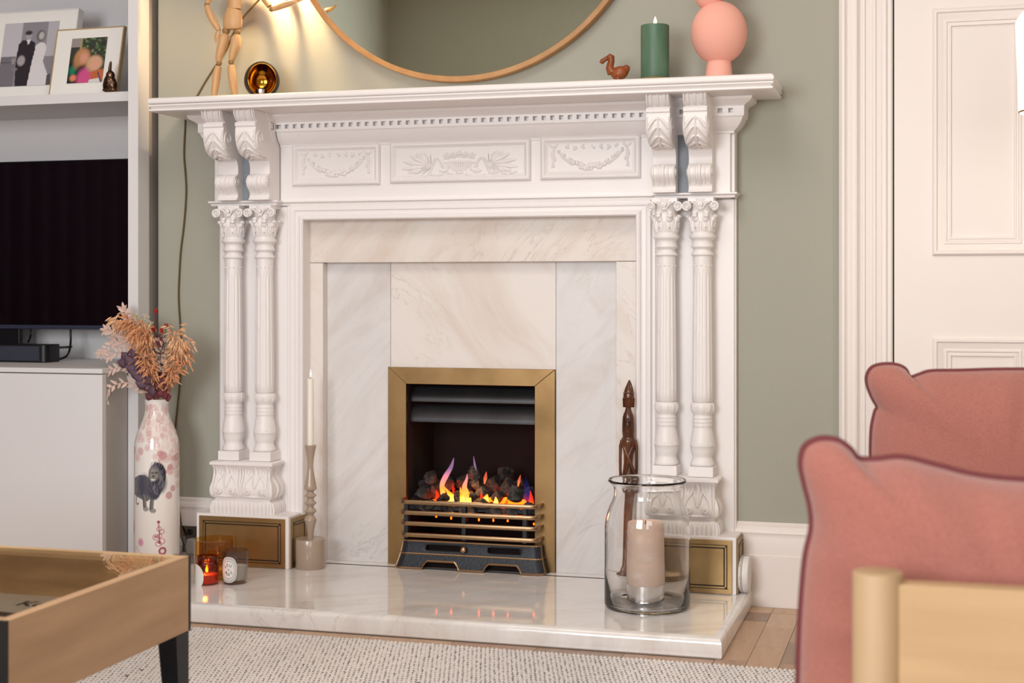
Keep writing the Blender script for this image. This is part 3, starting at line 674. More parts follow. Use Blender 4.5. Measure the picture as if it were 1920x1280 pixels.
# carved pedestals
pedx = ((-2.011, -1.825), (-.7325, -.5455))
def smooth_(P, k):
    out = []; n = len(P)
    for j in range(n-1):
        p0, p1, p2, p3 = [Vector((*q, 0)) for q in (P[max(j-1, 0)], P[j], P[j+1], P[min(j+2, n-1)])]
        for i in range(k):
            f = i/k; v = .5*((2*p1)+(p2-p0)*f+(2*p0-5*p1+4*p2-p3)*f*f+(3*p1-p0-3*p2+p3)*f**3); out.append((v.x, v.y))
    return out+[P[-1]]
def make_pedestal(x0, x1):
    PF = 3.855
    m = MB()
    pp = [(-.03, CZ-.6505), (.004, CZ-.6505), (.005, CZ-.640), (.004, CZ-.628), (-.001, CZ-.618), (-.006, CZ-.6135), (-.006, CZ-.609), (.001, CZ-.605), (.0045, CZ-.598), (.006, CZ-.588), (.0055, CZ-.577), (.002, CZ-.565), (-.004, CZ-.552), (-.008, CZ-.540), (-.0085, CZ-.528),
          (-.004, CZ-.519), (.002, CZ-.514), (.006, CZ-.511), (.006, CZ-.505), (.002, CZ-.5015), (-.03, CZ-.5)]
    m.sweep([(x0, PY, 0), (x0, PF, 0), (x1, PF, 0), (x1, PY, 0)], pp, (0, 0, 1), flip=1)
    m.box(x0+.025, x1-.025, PF+.025, PY, CZ-.6505, CZ-.5)
    o = part('pedestal', m, WHITE, chi, smooth=40)
    body = [(p[0], p[1]) for p in pp[7:17]]; gad = pp[1:5]; m = MB()
    def Sf(x, v, pl=body, q=.0016):
        a, z = along(pl, v); return Vector((x, PF-a-q, z))
    W_ = x1-x0
    H_ = MB()
    def fr(x, vv): return Sf(x0+W_*x, vv)
    def curve(P_, R_, seg=7): m.tube([fr(*q) for q in smooth_(P_, 4)], [R_[min(len(R_)-1, int(k/4))]*(1-(k/4) % 1)+R_[min(len(R_)-1, int(k/4)+1)]*((k/4) % 1) for k in range((len(P_)-1)*4+1)], seg)
    for c in (0.0, .49, .98):                                     # acanthus fans
        for s in (-1, 1):
            if (c == 0 and s < 0) or (c > .9 and s > 0): continue
            curve([(c+s*.010, .06), (c+s*.014, .35), (c+s*.022, .62), (c+s*.018, .95)], [.0018, .0030, .0040, .0020])
            curve([(c+s*.022, .10), (c+s*.050, .40), (c+s*.072, .66), (c+s*.060, .88)], [.0014, .0028, .0042, .0018])
            curve([(c+s*.035, .12), (c+s*.082, .42), (c+s*.110, .62), (c+s*.112, .76)], [.0014, .0024, .0034, .0014])
    for c in (.245, .735):                                        # volute pairs under a pointed leaf
        for s in (-1, 1):
            e = fr(c+s*.118, .24)
            m.ell((e.x, e.y+.001, e.z), (.0112, .0068, .0112), seg=16, rings=10)
            m.tube(spiral((e.x-s*.001, e.y-.0042, e.z), .0032, .0098, .75, (-s, 0, 0), (0, 0, 1), 18, -PI*.4), [.0014+.0010*i/18 for i in range(19)], 6)
            H_.ell((e.x-s*.001, e.y-.0058, e.z+.0008), (.0022, .0012, .0014), seg=8, rings=6)
            curve([(c+s*.150, .08), (c+s*.192, .26), (c+s*.160, .48), (c+s*.085, .66), (c+s*.060, .86)], [.0022, .0034, .0042, .0044, .0014])
            curve([(c+s*.150, .50), (c+s*.150, .62), (c+s*.120, .76)], [.0030, .0040, .0012])
        curve([(c, .34), (c, .55), (c+.004, .74), (c-.006, .97)], [.0040, .0080, .0064, .0014], 9)
        for dx in (-.038, .038): curve([(c+dx*.4, .40), (c+dx, .56), (c+dx*1.45, .70)], [.0034, .0052, .0016])
        curve([(c-.17, .10), (c, .055), (c+.17, .10)], [.0026, .0034, .0026])
    n = 15
    for i in range(n):
        x = x0+W_*(i+.5)/n
        m.tube([Sf(x, v/4, gad) for v in range(5)], [.0045, .0050, .0050, .0046, .0030], 7)
    for xe, s in ((x0, -1), (x1, 1)):
        for i in range(6):
            y = PF+.007+(PY-PF)*i/6
            m.tube([Vector((xe+s*along(gad, v/4)[0], y, along(gad, v/4)[1])) for v in range(5)], [.0045, .0050, .0050, .0046, .0030], 6)
        for q in (.25, .6):
            m.tube([Vector((xe+s*along(body, t)[0], PF+(PY-PF)*(q+.15*math.sin(t*5)), along(body, t)[1])) for t in [i/8 for i in range(9)]], [.002, .003, .0045, .005, .004, .003, .0036, .003, .001], 6)
    cv_ = part('carving', m, WHITE, o, smooth=50, kind='stuff'); cl_ = part('hole_shade_spots', H_, SHADEG, o, smooth=50, kind='stuff')  # volute eyes: grey spots in place of shaded holes
    return o
p0 = make_pedestal(*pedx[0]); clone(p0, chi, (pedx[1][0]-pedx[0][0], 0, 0))

# plinth boxes with their brass plates
def brass_plate(x0, x1, z0, z1, y, parent, side=None):
    def B(mb, a, b, c, d, y0, y1):
        if side is None: mb.box(a, b, y0, y1, c, d)
        else: mb.box(side[0]+side[1]*(y-y0), side[0]+side[1]*(y-y1), a, b, c, d)
        return mb
    o = part('brass_plate', B(MB(), x0, x1, z0, z1, y-.004, y), BRASSP, parent, smooth=0, bevel=.0008)
    g = MB(); r = MB()
    def ring(mb, i, t, h):
        a, b, c, d = x0+i, x1-i, z0+i, z1-i
        B(mb, a, b, c, c+t, y-.004-h, y-.003); B(mb, a, b, d-t, d, y-.004-h, y-.003); B(mb, a, a+t, c, d, y-.004-h, y-.003); B(mb, b-t, b, c, d, y-.004-h, y-.003)
    ring(g, .0125, .0018, .0004); ring(g, .0195, .0030, .0004); ring(r, .0145, .0048, .0016)
    part('groove', g, GROOVE, o, smooth=0); part('raised_border', r, BRASSP, o, smooth=0, bevel=.0006)
    return o
for x0, x1 in ((-2.0507, -1.760), (-.782, -.4917)):
    o = part('plinth', MB().box(x0, x1, 3.834, WY-.002, HT, CZ-.6505), WHITE, chi, bevel=.002)
    brass_plate(x0+.010, x1-.010, HT+.002, CZ-.6575, 3.834, o)
    brass_plate(3.846, 3.955, HT+.002, CZ-.6575, 3.834, o, side=(x1, 1))
# ---------------------------------------------------------------- gas fire
gf = root('gas_fire', 'inset gas coal fire in a brass frame, burning behind bronze bars', 'fire', (-1.27, 3.99, HT))
FX0, FX1 = 4.0*ux(728), 4.0*ux(1041)
IX0, IX1 = 4.0*ux(762), 4.0*ux(1003)
FZ1, IZ1 = CZ-.2288, CZ-.2770
fy = 3.997
t_ = (IX0-FX0)
m = MB()
m.prism([(FX0, HT), (IX0, HT), (IX0, IZ1), (FX0, FZ1)], 'y', fy, fy+.014)
part('brass_strip', m, BRASS, gf, smooth=0, bevel=.001)
part('brass_strip', MB().prism([(IX1, HT), (FX1, HT), (FX1, FZ1), (IX1, IZ1)], 'y', fy, fy+.014), BRASS, gf, smooth=0, bevel=.001)
part('brass_strip', MB().prism([(FX0+.0006, FZ1), (IX0+.0006, IZ1), (IX1-.0006, IZ1), (FX1-.0006, FZ1)], 'y', fy, fy+.014), BRASS, gf, smooth=0, bevel=.001)
m = MB(); bx0, bx1, by1 = IX0-.006, IX1+.006, fy+.26
m.box(bx0-.01, bx0, fy+.012, by1, HT, IZ1+.02).box(bx1, bx1+.01, fy+.012, by1, HT, IZ1+.02).box(bx0, bx1, by1, by1+.01, HT, IZ1+.02).box(bx0, bx1, fy+.014, by1, IZ1+.01, IZ1+.02).box(bx0, bx1, fy+.02, by1, HT-.004, HT+.003)
part('firebox', m, SOOT, gf, smooth=0)
for za, zb in ((CZ-.2865, CZ-.331), (CZ-.341, CZ-.390)):
    pr = [(fy+.075-.030*math.sin(t*PI*.55), za+(zb-za)*t) for t in [i/8 for i in range(9)]]
    m = MB().prism(pr+[(p[0]+.004, p[1]) for p in pr[::-1]], 'x', IX0-.003, IX1+.003)
    part('hood_louvre', m, HOOD, gf, smooth=50)
    pass
# coal bed
rc = random.Random(11)
def coal(c, r, seed):
    rr = random.Random(seed); m = MB().ell((0, 0, 0), r, seg=14, rings=10)
    dirs = [(Vector((rr.uniform(-1, 1), rr.uniform(-1, 1), rr.uniform(-1, 1))).normalized(), rr.uniform(.50, .78)) for _ in range(14)]
    vs = []
    for p in m.v:
        q = Vector((p[0]/r[0], p[1]/r[1], p[2]/r[2]))
        for d, h in dirs:
            e = q.dot(d)
            if e > h: q -= d*(e-h)
        q *= 1.12+rr.uniform(-.07, .07)
        vs.append((q.x*r[0], q.y*r[1], q.z*r[2]))
    m.v = vs; return m
EB = MB()
def cpx(px, py, Y): return at(px, py, Y)
coals = [(806, 893, 4.08, 15, 13), (792, 925, 4.06, 20, 14), (818, 918, 4.10, 18, 14), (842, 905, 4.12, 15, 14), (860, 930, 4.03, 15, 14), (866, 902, 4.12, 14, 14), (889, 884, 4.10, 13, 14), (893, 905, 4.07, 17, 16), (884, 932, 4.04, 16, 14),
         (925, 905, 4.09, 17, 17), (908, 926, 4.06, 17, 15), (946, 889, 4.13, 19, 18), (954, 913, 4.08, 18, 18), (935, 932, 4.05, 16, 13), (967, 928, 4.02, 18, 19), (988, 930, 4.10, 14, 18), (832, 935, 4.03, 14, 10), (905, 944, 4.02, 20, 12), (800, 948, 4.03, 24, 14), (840, 952, 4.02, 20, 12),
         (880, 954, 4.02, 20, 12), (930, 956, 4.02, 22, 12), (960, 958, 4.02, 20, 12), (990, 958, 4.03, 16, 14), (780, 945, 4.06, 18, 16), (945, 940, 4.12, 22, 18), (870, 938, 4.12, 22, 18), (815, 940, 4.14, 22, 16), (812, 912, 4.13, 18, 15), (835, 920, 4.15, 18, 16), (875, 918, 4.15, 20, 18), (920, 925, 4.15, 24, 20), (975, 915, 4.14, 16, 16), (798, 908, 4.12, 13, 12)]
for i, (px, py, Y, a, b) in enumerate(coals):
    c = at(px, py, Y); k = .00152*1.08
    mm = coal(c, (a*k, a*k*.9, b*k), i)
    mm.v = [tuple(Euler((0, rc.uniform(-.001, .001)+(i % 5-2)*.2, i*.7)).to_matrix() @ Vector(v)) for v in mm.v]
    o = part('coal', mm, COAL, gf, world=False, smooth=0); o.location = c-Vector(gf.location)
m = MB()
for px in range(772, 1000, 13): m.ell(at(px, 944+rc.uniform(-3, 3), 4.065), (.012, .02, .010), seg=7, rings=5)
for px in (824, 850, 900, 918, 948, 975): m.ell(at(px, 938, 4.05), (.009, .012, .010), seg=7, rings=5)
part('ember_bed', m, EMBER, gf, kind='stuff')
m = MB()
for px, py, h in ((810, 952, 8), (840, 953, 9), (846, 971, 5), (818, 968, 4), (898, 974, 5), (925, 975, 5), (952, 976, 4), (960, 958, 9), (1001, 982, 4), (903, 952, 4)):
    p = at(px, py, 4.03); m.ell(p, (.0028, .003, h*.00152*.6), seg=7, rings=5)
part('ember_glow', m, EMBER, gf, kind='stuff')
part('coal_tray', MB().box(IX0, IX1, 4.01, 4.2, CZ-.640, CZ-.628), IRON, gf, smooth=0)
zb = at(880, 942, 4.05).z
FL = flame_mat('gas_flame', 'ffd060', 'ff7a1c', 'c0583a', 4.0, zb-.01, zb+.075, 1.15)
FLT = flame_mat('gas_flame_tall', 'ffb850', 'ff7c30', '9a6f9c', 3.2, zb-.01, zb+.10, .95)
FLB = flame_mat('gas_flame_blue', 'ff3a50', '40409c', '20204c', .9, zb-.01, zb+.085, .34)
FLR = flame_mat('gas_flame_red', 'ff5a20', 'f02c10', 'd02010', 2.6, zb-.01, zb+.05, .9)
def flame(pts, wd, m_, Y=4.035):
    P = [at(a, b, Y) for a, b in pts]; k = .00152
    # smooth interpolation along the path
    n = len(P); out = []; rad = []
    for i in range((n-1)*4+1):
        j = min(i//4, n-2); f = (i-j*4)/4
        p0 = P[max(j-1, 0)]; p1 = P[j]; p2 = P[j+1]; p3 = P[min(j+2, n-1)]
        out.append(.5*((2*p1)+(p2-p0)*f+(2*p0-5*p1+4*p2-p3)*f*f+(3*p1-p0-3*p2+p3)*f**3))
        rad.append(max(.0004, (wd[j]*(1-f)+wd[j+1]*f)*k))
    mb = MB().tube(out, rad, 12, flat=(1, .5, 1)); part('flame', mb, m_, gf, smooth=60)
flame([(834, 942), (831, 925), (829, 908), (836, 892), (846, 875), (851, 858)], [6, 5.5, 5, 5.5, 4, .4], FLT)
flame([(842, 944), (846, 932), (840, 922), (833, 912)], [9, 8, 3, .4], FL, 4.028)
flame([(818, 944), (821, 932), (817, 918)], [8, 5, .4], FLR, 4.03)
flame([(850, 926), (850, 916), (849, 905)], [.6, 3.4, .4], FLR)
flame([(872, 942), (872, 926), (871, 912), (875, 898), (876, 888)], [9, 6, 5, 2.5, .4], FLT, 4.02)
flame([(868, 944), (866, 930), (863, 913)], [7, 5, .4], FL, 4.015)
flame([(878, 944), (879, 930), (874, 912)], [7, 4, .4], FL, 4.018)
flame([(893, 882), (890, 870), (888, 855)], [.4, 2.2, .3], FLT)
flame([(908, 907), (910, 896), (912, 884)], [.6, 4.0, .4], FL, 4.03)
flame([(908, 944), (911, 935), (914, 926)], [9, 6, .5], FL, 4.02)
flame([(903, 944), (903, 932), (902, 922)], [5, 3, .4], FLR, 4.02)
flame([(930, 944), (930, 937), (929, 931)], [6, 3.5, .4], FL, 4.015)
flame([(949, 946), (950, 941), (952, 936)], [5, 3, .4], FLR, 4.015)
flame([(971, 913), (973, 902), (976, 890)], [.4, 3.2, .4], FL, 4.02)
flame([(962, 968), (960, 960), (959, 952)], [4, 4, 2], FL, 4.012)
flame([(990, 942), (988, 920), (985, 890)], [8, 8, .6], FLB, 4.06)
flame([(995, 946), (996, 934), (994, 920)], [7, 4, .4], FLR, 4.05)
l = bpy.data.lights.new('flame_light', 'POINT'); l.energy = .55; l.color = (1, .45, .16); l.shadow_soft_size = .04
o = bpy.data.objects.new('flame_light', l); COL.objects.link(o); o.location = at(880, 915, 4.02)

# bars of the fret
bars = ((144.8-0, 0),)
def bar(py, px0, px1, h):
    Yf = 3.945; a = at(px0, 0, Yf).x; b = at(px1, 0, Yf).x; z = at(870, py, Yf).z
    r = .022; path = [(a, fy, z), (a, Yf+r, z)]
    for k in range(1, 6): t = k*PI/10; path.append((a+r-r*math.cos(t), Yf+r-r*math.sin(t), z))
    path += [(b-r, Yf, z)]
    for k in range(1, 6): t = k*PI/10; path.append((b-r+r*math.sin(t), Yf+r-r*math.cos(t), z))
    path += [(b, fy, z)]
    q = [(-.0035, -h), (.0028, -h), (.0042, -h*.5), (.0042, h*.5), (.0028, h), (-.0035, h)]
    return MB().sweep(path, q, (0, 0, 1), flip=1)
for i, (py, a, b) in enumerate(((945, 748, 1008), (965.2, 749, 1008), (985.5, 749.5, 1008), (1007, 750, 1009))):
    part('fret_bar', bar(py, a, b, .0058), BRONZEBAR, gf, smooth=40)
for px in (762.5, 870.5, 984.5):
    c = at(px, 950, 3.958); part('fret_upright', MB().box(c.x-.006, c.x+.006, 3.951, 3.972, HT+.085, at(870, 947, 3.95).z), IRON, gf, smooth=0, bevel=.001)
# ashpan cover
def apx(y0, z0, y1, z1, n): return [(y0+(y1-y0)*i/n, z0+(z1-z0)*i/n) for i in range(n+1)]
zt, zm, zb_ = at(870, 1018, 3.955).z, at(870, 1042, 3.95).z, HT
def cover_outline(z):            # half-width and front of the cover at a height
    t = (z-HT)/(zt-HT)
    hw = .205+.018*(1-t)**1.6; yf = 3.957-.018*(1-t)**1.5; return hw, yf
cxm = at(879, 1000, 3.95).x
def ring_path(z, grow=0):
    hw, yf = cover_outline(z); hw += grow; yf -= grow; r = .022; x0, x1 = cxm-hw, cxm+hw; P = [(x0, fy-.002, z), (x0, yf+r, z)]
    for k in range(1, 7): t = k*PI/12; P.append((x0+r-r*math.cos(t), yf+r-r*math.sin(t), z))
    n = 40
    P += [(x0+r+(x1-x0-2*r)*i/n, yf, z) for i in range(n+1)]
    for k in range(1, 7): t = k*PI/12; P.append((x1-r+r*math.sin(t), yf+r-r*math.cos(t), z))
    P.append((x1, fy-.002, z)); return P
arc = [(-.128, .128)]
def cut_h(x):                    # height of the arch cut-outs at the foot, as a function of x from the centre
    for a, b in ((-.138, -.028), (.045, .155)):
        if a < x < b:
            e = min(x-a, b-x); H = .024
            return H*min(1, (e/.014)**.5) if e < .014 else H
    return 0
zs = [HT+.0]+[HT+(zt-HT)*i/16 for i in range(1, 17)]
vs = []; fs = []; rows = []
for j, z in enumerate(zs):
    P = ring_path(z); row = []
    for p in P:
        c = cut_h(p[0]-cxm) if p[1] < fy-.02 else 0
        zz = max(z, HT+c+(z-HT)*0) if c and z-HT < c else z
        hw, yf = cover_outline(zz); row.append(len(vs)); vs.append((p[0], p[1] if zz == z else yf, zz))
    rows.append(row)
slot = lambda x, z: abs(z-(zt+zm)/2-.001) < .0062 and (-.128 < x < -.032 or .055 < x < .150)
for j in range(len(rows)-1):
    for k in range(len(rows[0])-1):
        a, b, c, d = rows[j][k], rows[j][k+1], rows[j+1][k+1], rows[j+1][k]
        x = (vs[a][0]+vs[b][0])/2-cxm; z = (vs[a][2]+vs[d][2])/2
        if vs[d][2]-vs[a][2] < 1e-5 and vs[c][2]-vs[b][2] < 1e-5: continue
        if slot(x, z) and vs[a][1] < fy-.02: continue
        fs.append((a, b, c, d))
m = MB().add(vs, fs)
P = ring_path(zt-.0008); n0 = len(P); m.add(P, [tuple(range(n0))])
cov = part('ashpan_cover', m, IRON, gf, smooth=50)
sm = cov.modifiers.new('thick', 'SOLIDIFY'); sm.thickness = .003; sm.offset = -1
part('slot_shade_sheet', MB().box(cxm-.19, cxm+.19, fy-.022, fy-.020, HT+.001, zt-.008), SOOT, cov, smooth=0)  # dark sheet standing for the shade seen through the slots
q = [(-.002, -.0022), (.0016, -.0022), (.0026, 0), (.0016, .0022), (-.002, .0022)]
m = MB()
for z in (zt, zm): m.sweep(ring_path(z), q, (0, 0, 1), flip=1)
part('bronze_beading', m, BRONZEBAR, cov, smooth=40)
pts = []
for i in range(181):
    x = -.222+.444*i/180; hz = cut_h(x); z = HT+max(hz, .0032); hw, yf = cover_outline(z); pts.append((cxm+x, yf-.0012 if abs(x) < .2 else yf+.022-math.sqrt(max(0, .022**2-(abs(x)-.2)**2))-.001, z))
part('foot_beading', MB().tube(pts, .0030, 6), BRONZEBAR, cov, smooth=50)
for s in (-1, 1):
    part('foot_beading', MB().tube([(cxm+s*(cover_outline(z)[0]+.0005), cover_outline(z)[1]+.016, z) for z in [HT+(zt-HT)*i/8 for i in range(9)]], .0020, 6), BRONZEBAR, cov, smooth=50)
kx = at(868, 1031, 3.94); part('knob', MB().lathe([(.001, 0), (.0060, .001), (.0088, .004), (.0094, .008), (.0085, .012), (.005, .013), (.005, .022)], (kx.x, 3.935, kx.z), 20, 'y'), COPPER, gf, smooth=50)

# ---------------------------------------------------------------- mirror
MYr = WY-.004
mc = at(868, -207, 3.945); R = .545
mir = root('round_mirror', 'large round mirror in a thin oak frame above the mantel shelf', 'mirror', (mc.x, MYr, mc.z))
part('frame', MB().lathe([(R-.016, -.028), (R-.014, -.030), (R-.002, -.030), (R, -.028), (R, 0), (R-.016, 0), (R-.016, -.028)], (mc.x, MYr, mc.z), 160, 'y', cap=False), MIRF, mir, smooth=40)
part('mirror_glass', MB().lathe([(R-.012, -.018), (R-.012, -.006)], (mc.x, MYr, mc.z), 128, 'y'), MIRROR, mir, smooth=30)

# ---------------------------------------------------------------- things on the mantel shelf
MT = ST_+.0003
def g(px, Y): return Vector((Y*ux(px), Y, MT))
def scale_at(px, Y):             # metres per pixel
    X = Y*ux(px); return (-X*ST+Y*CT)/FPX
# green pillar candle on a small dish
c = g(1228, 3.83); k = scale_at(1228, 3.83); H = at(1228, 48, 3.83).z-MT
dish = solo('candle_dish', MB().lathe([(.0, 0), (.020, 0), (.034, .002), (.0405, .0065), (.0425, .010), (.0415, .0105), (.038, .007), (.030, .005), (0, .005)], (c.x, c.y, MT), 40), mat('brass_glass_dish', 'b59a68', .15, .7),
     'low round brass dish under the green candle on the mantel', 'dish', (c.x, c.y, MT), smooth=50)
cd = root('green_pillar_candle', 'green LED pillar candle with a lit flame on the mantel shelf', 'candle', (c.x, c.y, MT+.005))
r = .0376
part('wax_body', MB().lathe([(0, .005), (r-.001, .005), (r, .007), (r, H-.003), (r-.001, H), (r-.003, H+.0006), (r-.007, H-.004), (0, H-.007)], (c.x, c.y, MT), 48), GREEN, cd, smooth=40)
def led_flame(px, y0, y1, Y, parent, m_=FLAMEW, w_=.0036, z0=None):
    a, b = at(px, y0, Y), at(px, y1, Y); h = b.z-a.z; zb = a.z if z0 is None else z0
    part('flame', MB().lathe([(.0004, 0), (w_*.55, h*.08), (w_*.95, h*.28), (w_, h*.42), (w_*.75, h*.65), (w_*.35, h*.86), (.0003, h)], (a.x, Y, zb), 16), m_, parent, smooth=60)
    part('wick', MB().lathe([(.0009, -.006), (.0009, .002)], (a.x, Y, zb), 8), INK, parent)
led_flame(1228.5, 50, 31, 3.83, cd, w_=.0048)
# pink vase of joined spheres
c = g(1348, 3.84); zc = at(1348, 62, 3.84).z; k = scale_at(1348, 3.84); r = 52.5*k
vz = root('pink_sculptural_vase', 'matt pink sculptural vase of joined round forms on the mantel shelf', 'vase', (c.x, c.y, MT))
m = MB().lathe([(r*math.sin(t)*(1+.0*t), -r*1.13*math.cos(t)) for t in [PI*i/30 for i in range(31)]], (c.x, c.y, zc), 48, cap=False)
part('round_body', m, PINKV, vz, smooth=60)
m = MB().lathe([(0, 0), (.0372, 0), (.0372, .002), (.0335, .030), (.0318, .045), (.031, .055), (.030, zc-MT-.03), (0, zc-MT-.03)], (c.x, c.y, MT), 40)
part('foot', m, PINKV, vz, smooth=40)
t = at(1330, -16, 3.84); r2 = 29*k
m = MB().lathe([(r2*math.sin(a), -r2*1.25*math.cos(a)) for a in [PI*i/24 for i in range(25)]], (t.x, c.y-.004, t.z), 36, cap=False); part('upper_lobe', m, PINKV, vz, smooth=60)
t = at(1372, -12, 3.84)
m = MB().lathe([(.018, 0), (.016, .05), (.014, .09), (.017, .115), (.013, .115), (.010, .09), (.012, .0)], (t.x-.012, c.y, t.z-.008), 28); part('neck', m, PINKV, vz, smooth=60)
# wooden dodo
Yd = 3.83; dz = lambda x, y: at(x, y, Yd)
od = root('wooden_bird', 'small reddish wooden bird figure with long beak left of the green candle', 'figurine', (g(1160, Yd).x, Yd, MT))
m = MB().ell(dz(1162, 137), (.0240, .017, .0185), rot=Euler((0, -.25, 0)), seg=20, rings=14)
m.tube([dz(1148, 137), dz(1143, 127), dz(1146, 115), dz(1146, 108), dz(1141, 106)], [.0140, .0105, .0092, .0100, .0092], 14)
m.ell(dz(1144, 108), (.0105, .009, .0092), seg=14, rings=10)
m.ell(dz(1173, 131), (.011, .009, .014), rot=Euler((0, .3, 0)), seg=12, rings=8); m.ell(dz(1147, 133), (.012, .011, .012), seg=12, rings=8)
b_ = part('body', m, TEAK, od, smooth=60); r_ = b_.modifiers.new('remesh', 'REMESH'); r_.mode = 'VOXEL'; r_.voxel_size = .0014; r_.use_smooth_shade = True
sm = b_.modifiers.new('sm', 'SMOOTH'); sm.iterations = 3
part('beak', MB().tube([dz(1142, 107), dz(1135, 111), dz(1129, 115), dz(1127, 119)], [.0062, .0056, .0066, .0050], 10), TEAK, od, smooth=60)
part('tail', MB().ell(dz(1177, 127), (.006, .006, .005), seg=10, rings=7), TEAK, od, smooth=60)
for s in (-1, 1): part('leg', MB().tube([dz(1160, 142)+Vector((0, s*.006, 0)), Vector((g(1160, Yd).x, Yd+s*.006, MT+.001))], [.007, .006], 10), TEAK, od, smooth=60)
# egg-shaped tealight holder
Ye = 3.84; c = g(491, Ye); k = scale_at(491, Ye)
zc = MT+.050
eg = root('egg_tealight_holder', 'black egg-shaped tealight holder with shiny gold inside on the mantel', 'candle holder', (c.x, Ye, MT))
def egg_r(t): return .0505*math.sin(t)**.9*(1+.10*math.cos(t))
seg, rn = 64, 40; vs = []; fs = []
fd = Vector((.30, -.92, .26)).normalized()
for j in range(rn+1):
    t = PI*j/rn; z = -.050*math.cos(t) if t < PI/2 else -.056*math.cos(t)
    for q in range(seg):
        a = 2*PI*q/seg; rr = .0505*math.sin(t)*(1.0 if t < PI/2 else .96+.04*math.sin(t)); vs.append(Vector((rr*math.cos(a), rr*math.sin(a), max(z, -.0485))))
def opening(v): 
    if v.y > 0: return 9
    return (v.x/.0395+.02)**2+((v.z-.001)/.0455)**2
for j in range(rn):
    for q in range(seg):
        f = (j*seg+q, j*seg+(q+1) % seg, (j+1)*seg+(q+1) % seg, (j+1)*seg+q)
        if max(opening(vs[i]) for i in f) < 1.0: continue
        fs.append(f)
# snap the rim of the opening onto the ellipse
for v in vs:
    o_ = opening(v)
    if o_ < 1:
        s_ = 1/math.sqrt(o_) if o_ > .05 else 1
        if s_ < 1.35:
            v.x *= s_; v.z = .001+(v.z-.001)*s_; hh = .0505**2*max(.05, 1-(v.z/.054)**2)-v.x**2; v.y = -math.sqrt(max(hh, 1e-6))
V0 = Vector((c.x, Ye, zc)); ROT = Matrix.Rotation(.50, 3, 'Z')
sh_ = part('shell', MB().add([ROT@v+V0 for v in vs], fs), EGG, eg, smooth=60)
part('lining', MB().add([ROT@(v*.965)+V0 for v in vs], [f[::-1] for f in fs]), GOLD, eg, smooth=60)
rim = [V0+ROT@Vector((.0395*math.cos(a)-.0008, -math.sqrt(max(1e-6, .0505**2*(1-((.0455*math.sin(a)+.001)/.054)**2)-(.0395*math.cos(a))**2))+.0005, .001+.0455*math.sin(a))) for a in [2*PI*i/64 for i in range(65)]]
part('rim', MB().tube(rim, .0019, 8), GOLD, eg, smooth=60)
tl = solo('tealight', MB().lathe([(0, 0), (.0165, 0), (.0172, .001), (.0172, .016), (.0163, .016), (.016, .012), (0, .011)], (c.x, Ye-.004, MT+.0085), 32), SILVER, 'silver tealight inside the egg-shaped gold-lined holder', 'tealight', (c.x, Ye-.004, MT+.0085), smooth=40)

# artist's mannequin
Ym = 3.845
mq = root('artist_mannequin', 'jointed pale wooden artist mannequin standing at the left end of the mantel', 'mannequin', (g(430, Ym).x, Ym, MT))
M_ = lambda x, y, dy=0: at(x, y, Ym+dy)
kk = scale_at(430, Ym)
def limb(name, pts, rad, m_=BEECH, seg=16, fl=None): return part(name, MB().tube([M_(*p) for p in pts], [r*kk for r in rad], seg, flat=fl), m_, mq, smooth=60)
def ballj(x, y, r, dy=0): part('joint', MB().ell(M_(x, y, dy), r*kk, seg=14, rings=10), BEECHD, mq, smooth=60)
limb('calf', [(410, 124), (407, 135), (405, 150), (403, 168), (401, 184), (401, 189)], [6, 7.6, 7.6, 6.4, 5, 4])
limb('calf', [(433, 122), (434, 134), (436, 150), (439, 168), (441, 184), (441, 189)], [6, 7.8, 7.6, 6.2, 5, 4])
limb('thigh', [(424, 63), (421, 70), (417, 85), (412, 102), (410, 113), (410, 116)], [5, 9.5, 9.8, 7.6, 5.8, 4.5])
limb('thigh', [(443, 64), (443, 72), (441, 88), (436, 104), (434, 112), (434, 114)], [5, 10, 9.8, 7.4, 5.8, 4.5])
ballj(411, 118.5, 5.2); ballj(433.5, 116.5, 5.6); ballj(424, 58, 7.4); ballj(445, 59, 6.4)
for x, s in ((400, -1), (442, 1)):
    a = Vector((M_(x, 188).x, Ym, MT)); part('foot', MB().ell(a+Vector((0, -.008, .0045)), (.0085, .020, .0045), seg=14, rings=8), BEECH, mq, smooth=60)
m = MB(); P = [(436, 55), (436, 50), (437, 38), (438, 26), (439, 18), (440, 15)]; rx = [15, 18.5, 18.6, 17, 14.6, 12]
m.tube([M_(*p) for p in P], [r*kk for r in rx], 24, flat=(1, .68, 1)); part('pelvis', m, BEECH, mq, smooth=50)
part('waist', MB().tube([M_(440, 17), M_(440, 10), M_(440, 3)], [13.5*kk, 12.6*kk, 13*kk], 20, flat=(1, .72, 1)), BEECH, mq, smooth=50)
part('torso', MB().tube([M_(440, 3), M_(440, -8), M_(441, -30), M_(441, -46), M_(441, -56)], [13*kk, 15*kk, 21*kk, 20*kk, 8*kk], 24, flat=(1, .62, 1)), BEECH, mq, smooth=50)
part('head', MB().ell(M_(441, -82), (10*kk, 11*kk, 15*kk), seg=20, rings=14), BEECH, mq, smooth=60)
limb('neck', [(441, -54), (441, -68)], [5, 5], BEECHD)
limb('upper_arm', [(405, -45), (399, -25), (393, -5), (389, 6)], [6, 6.8, 6, 4.6])
ballj(388, 9, 4.8)
limb('forearm', [(388, 11), (392, 24), (400, 40), (409, 54), (411, 57)], [4.8, 6.4, 6.6, 5, 4])
limb('hand', [(411, 56), (408, 64), (405, 72), (404.5, 81)], [3.6, 5.6, 4.2, .8], fl=(1, .5, 1))
limb('upper_arm', [(475, -42), (484, -22), (496, -2), (505, 12)], [6, 7, 6.6, 5])
ballj(509, 17, 5)
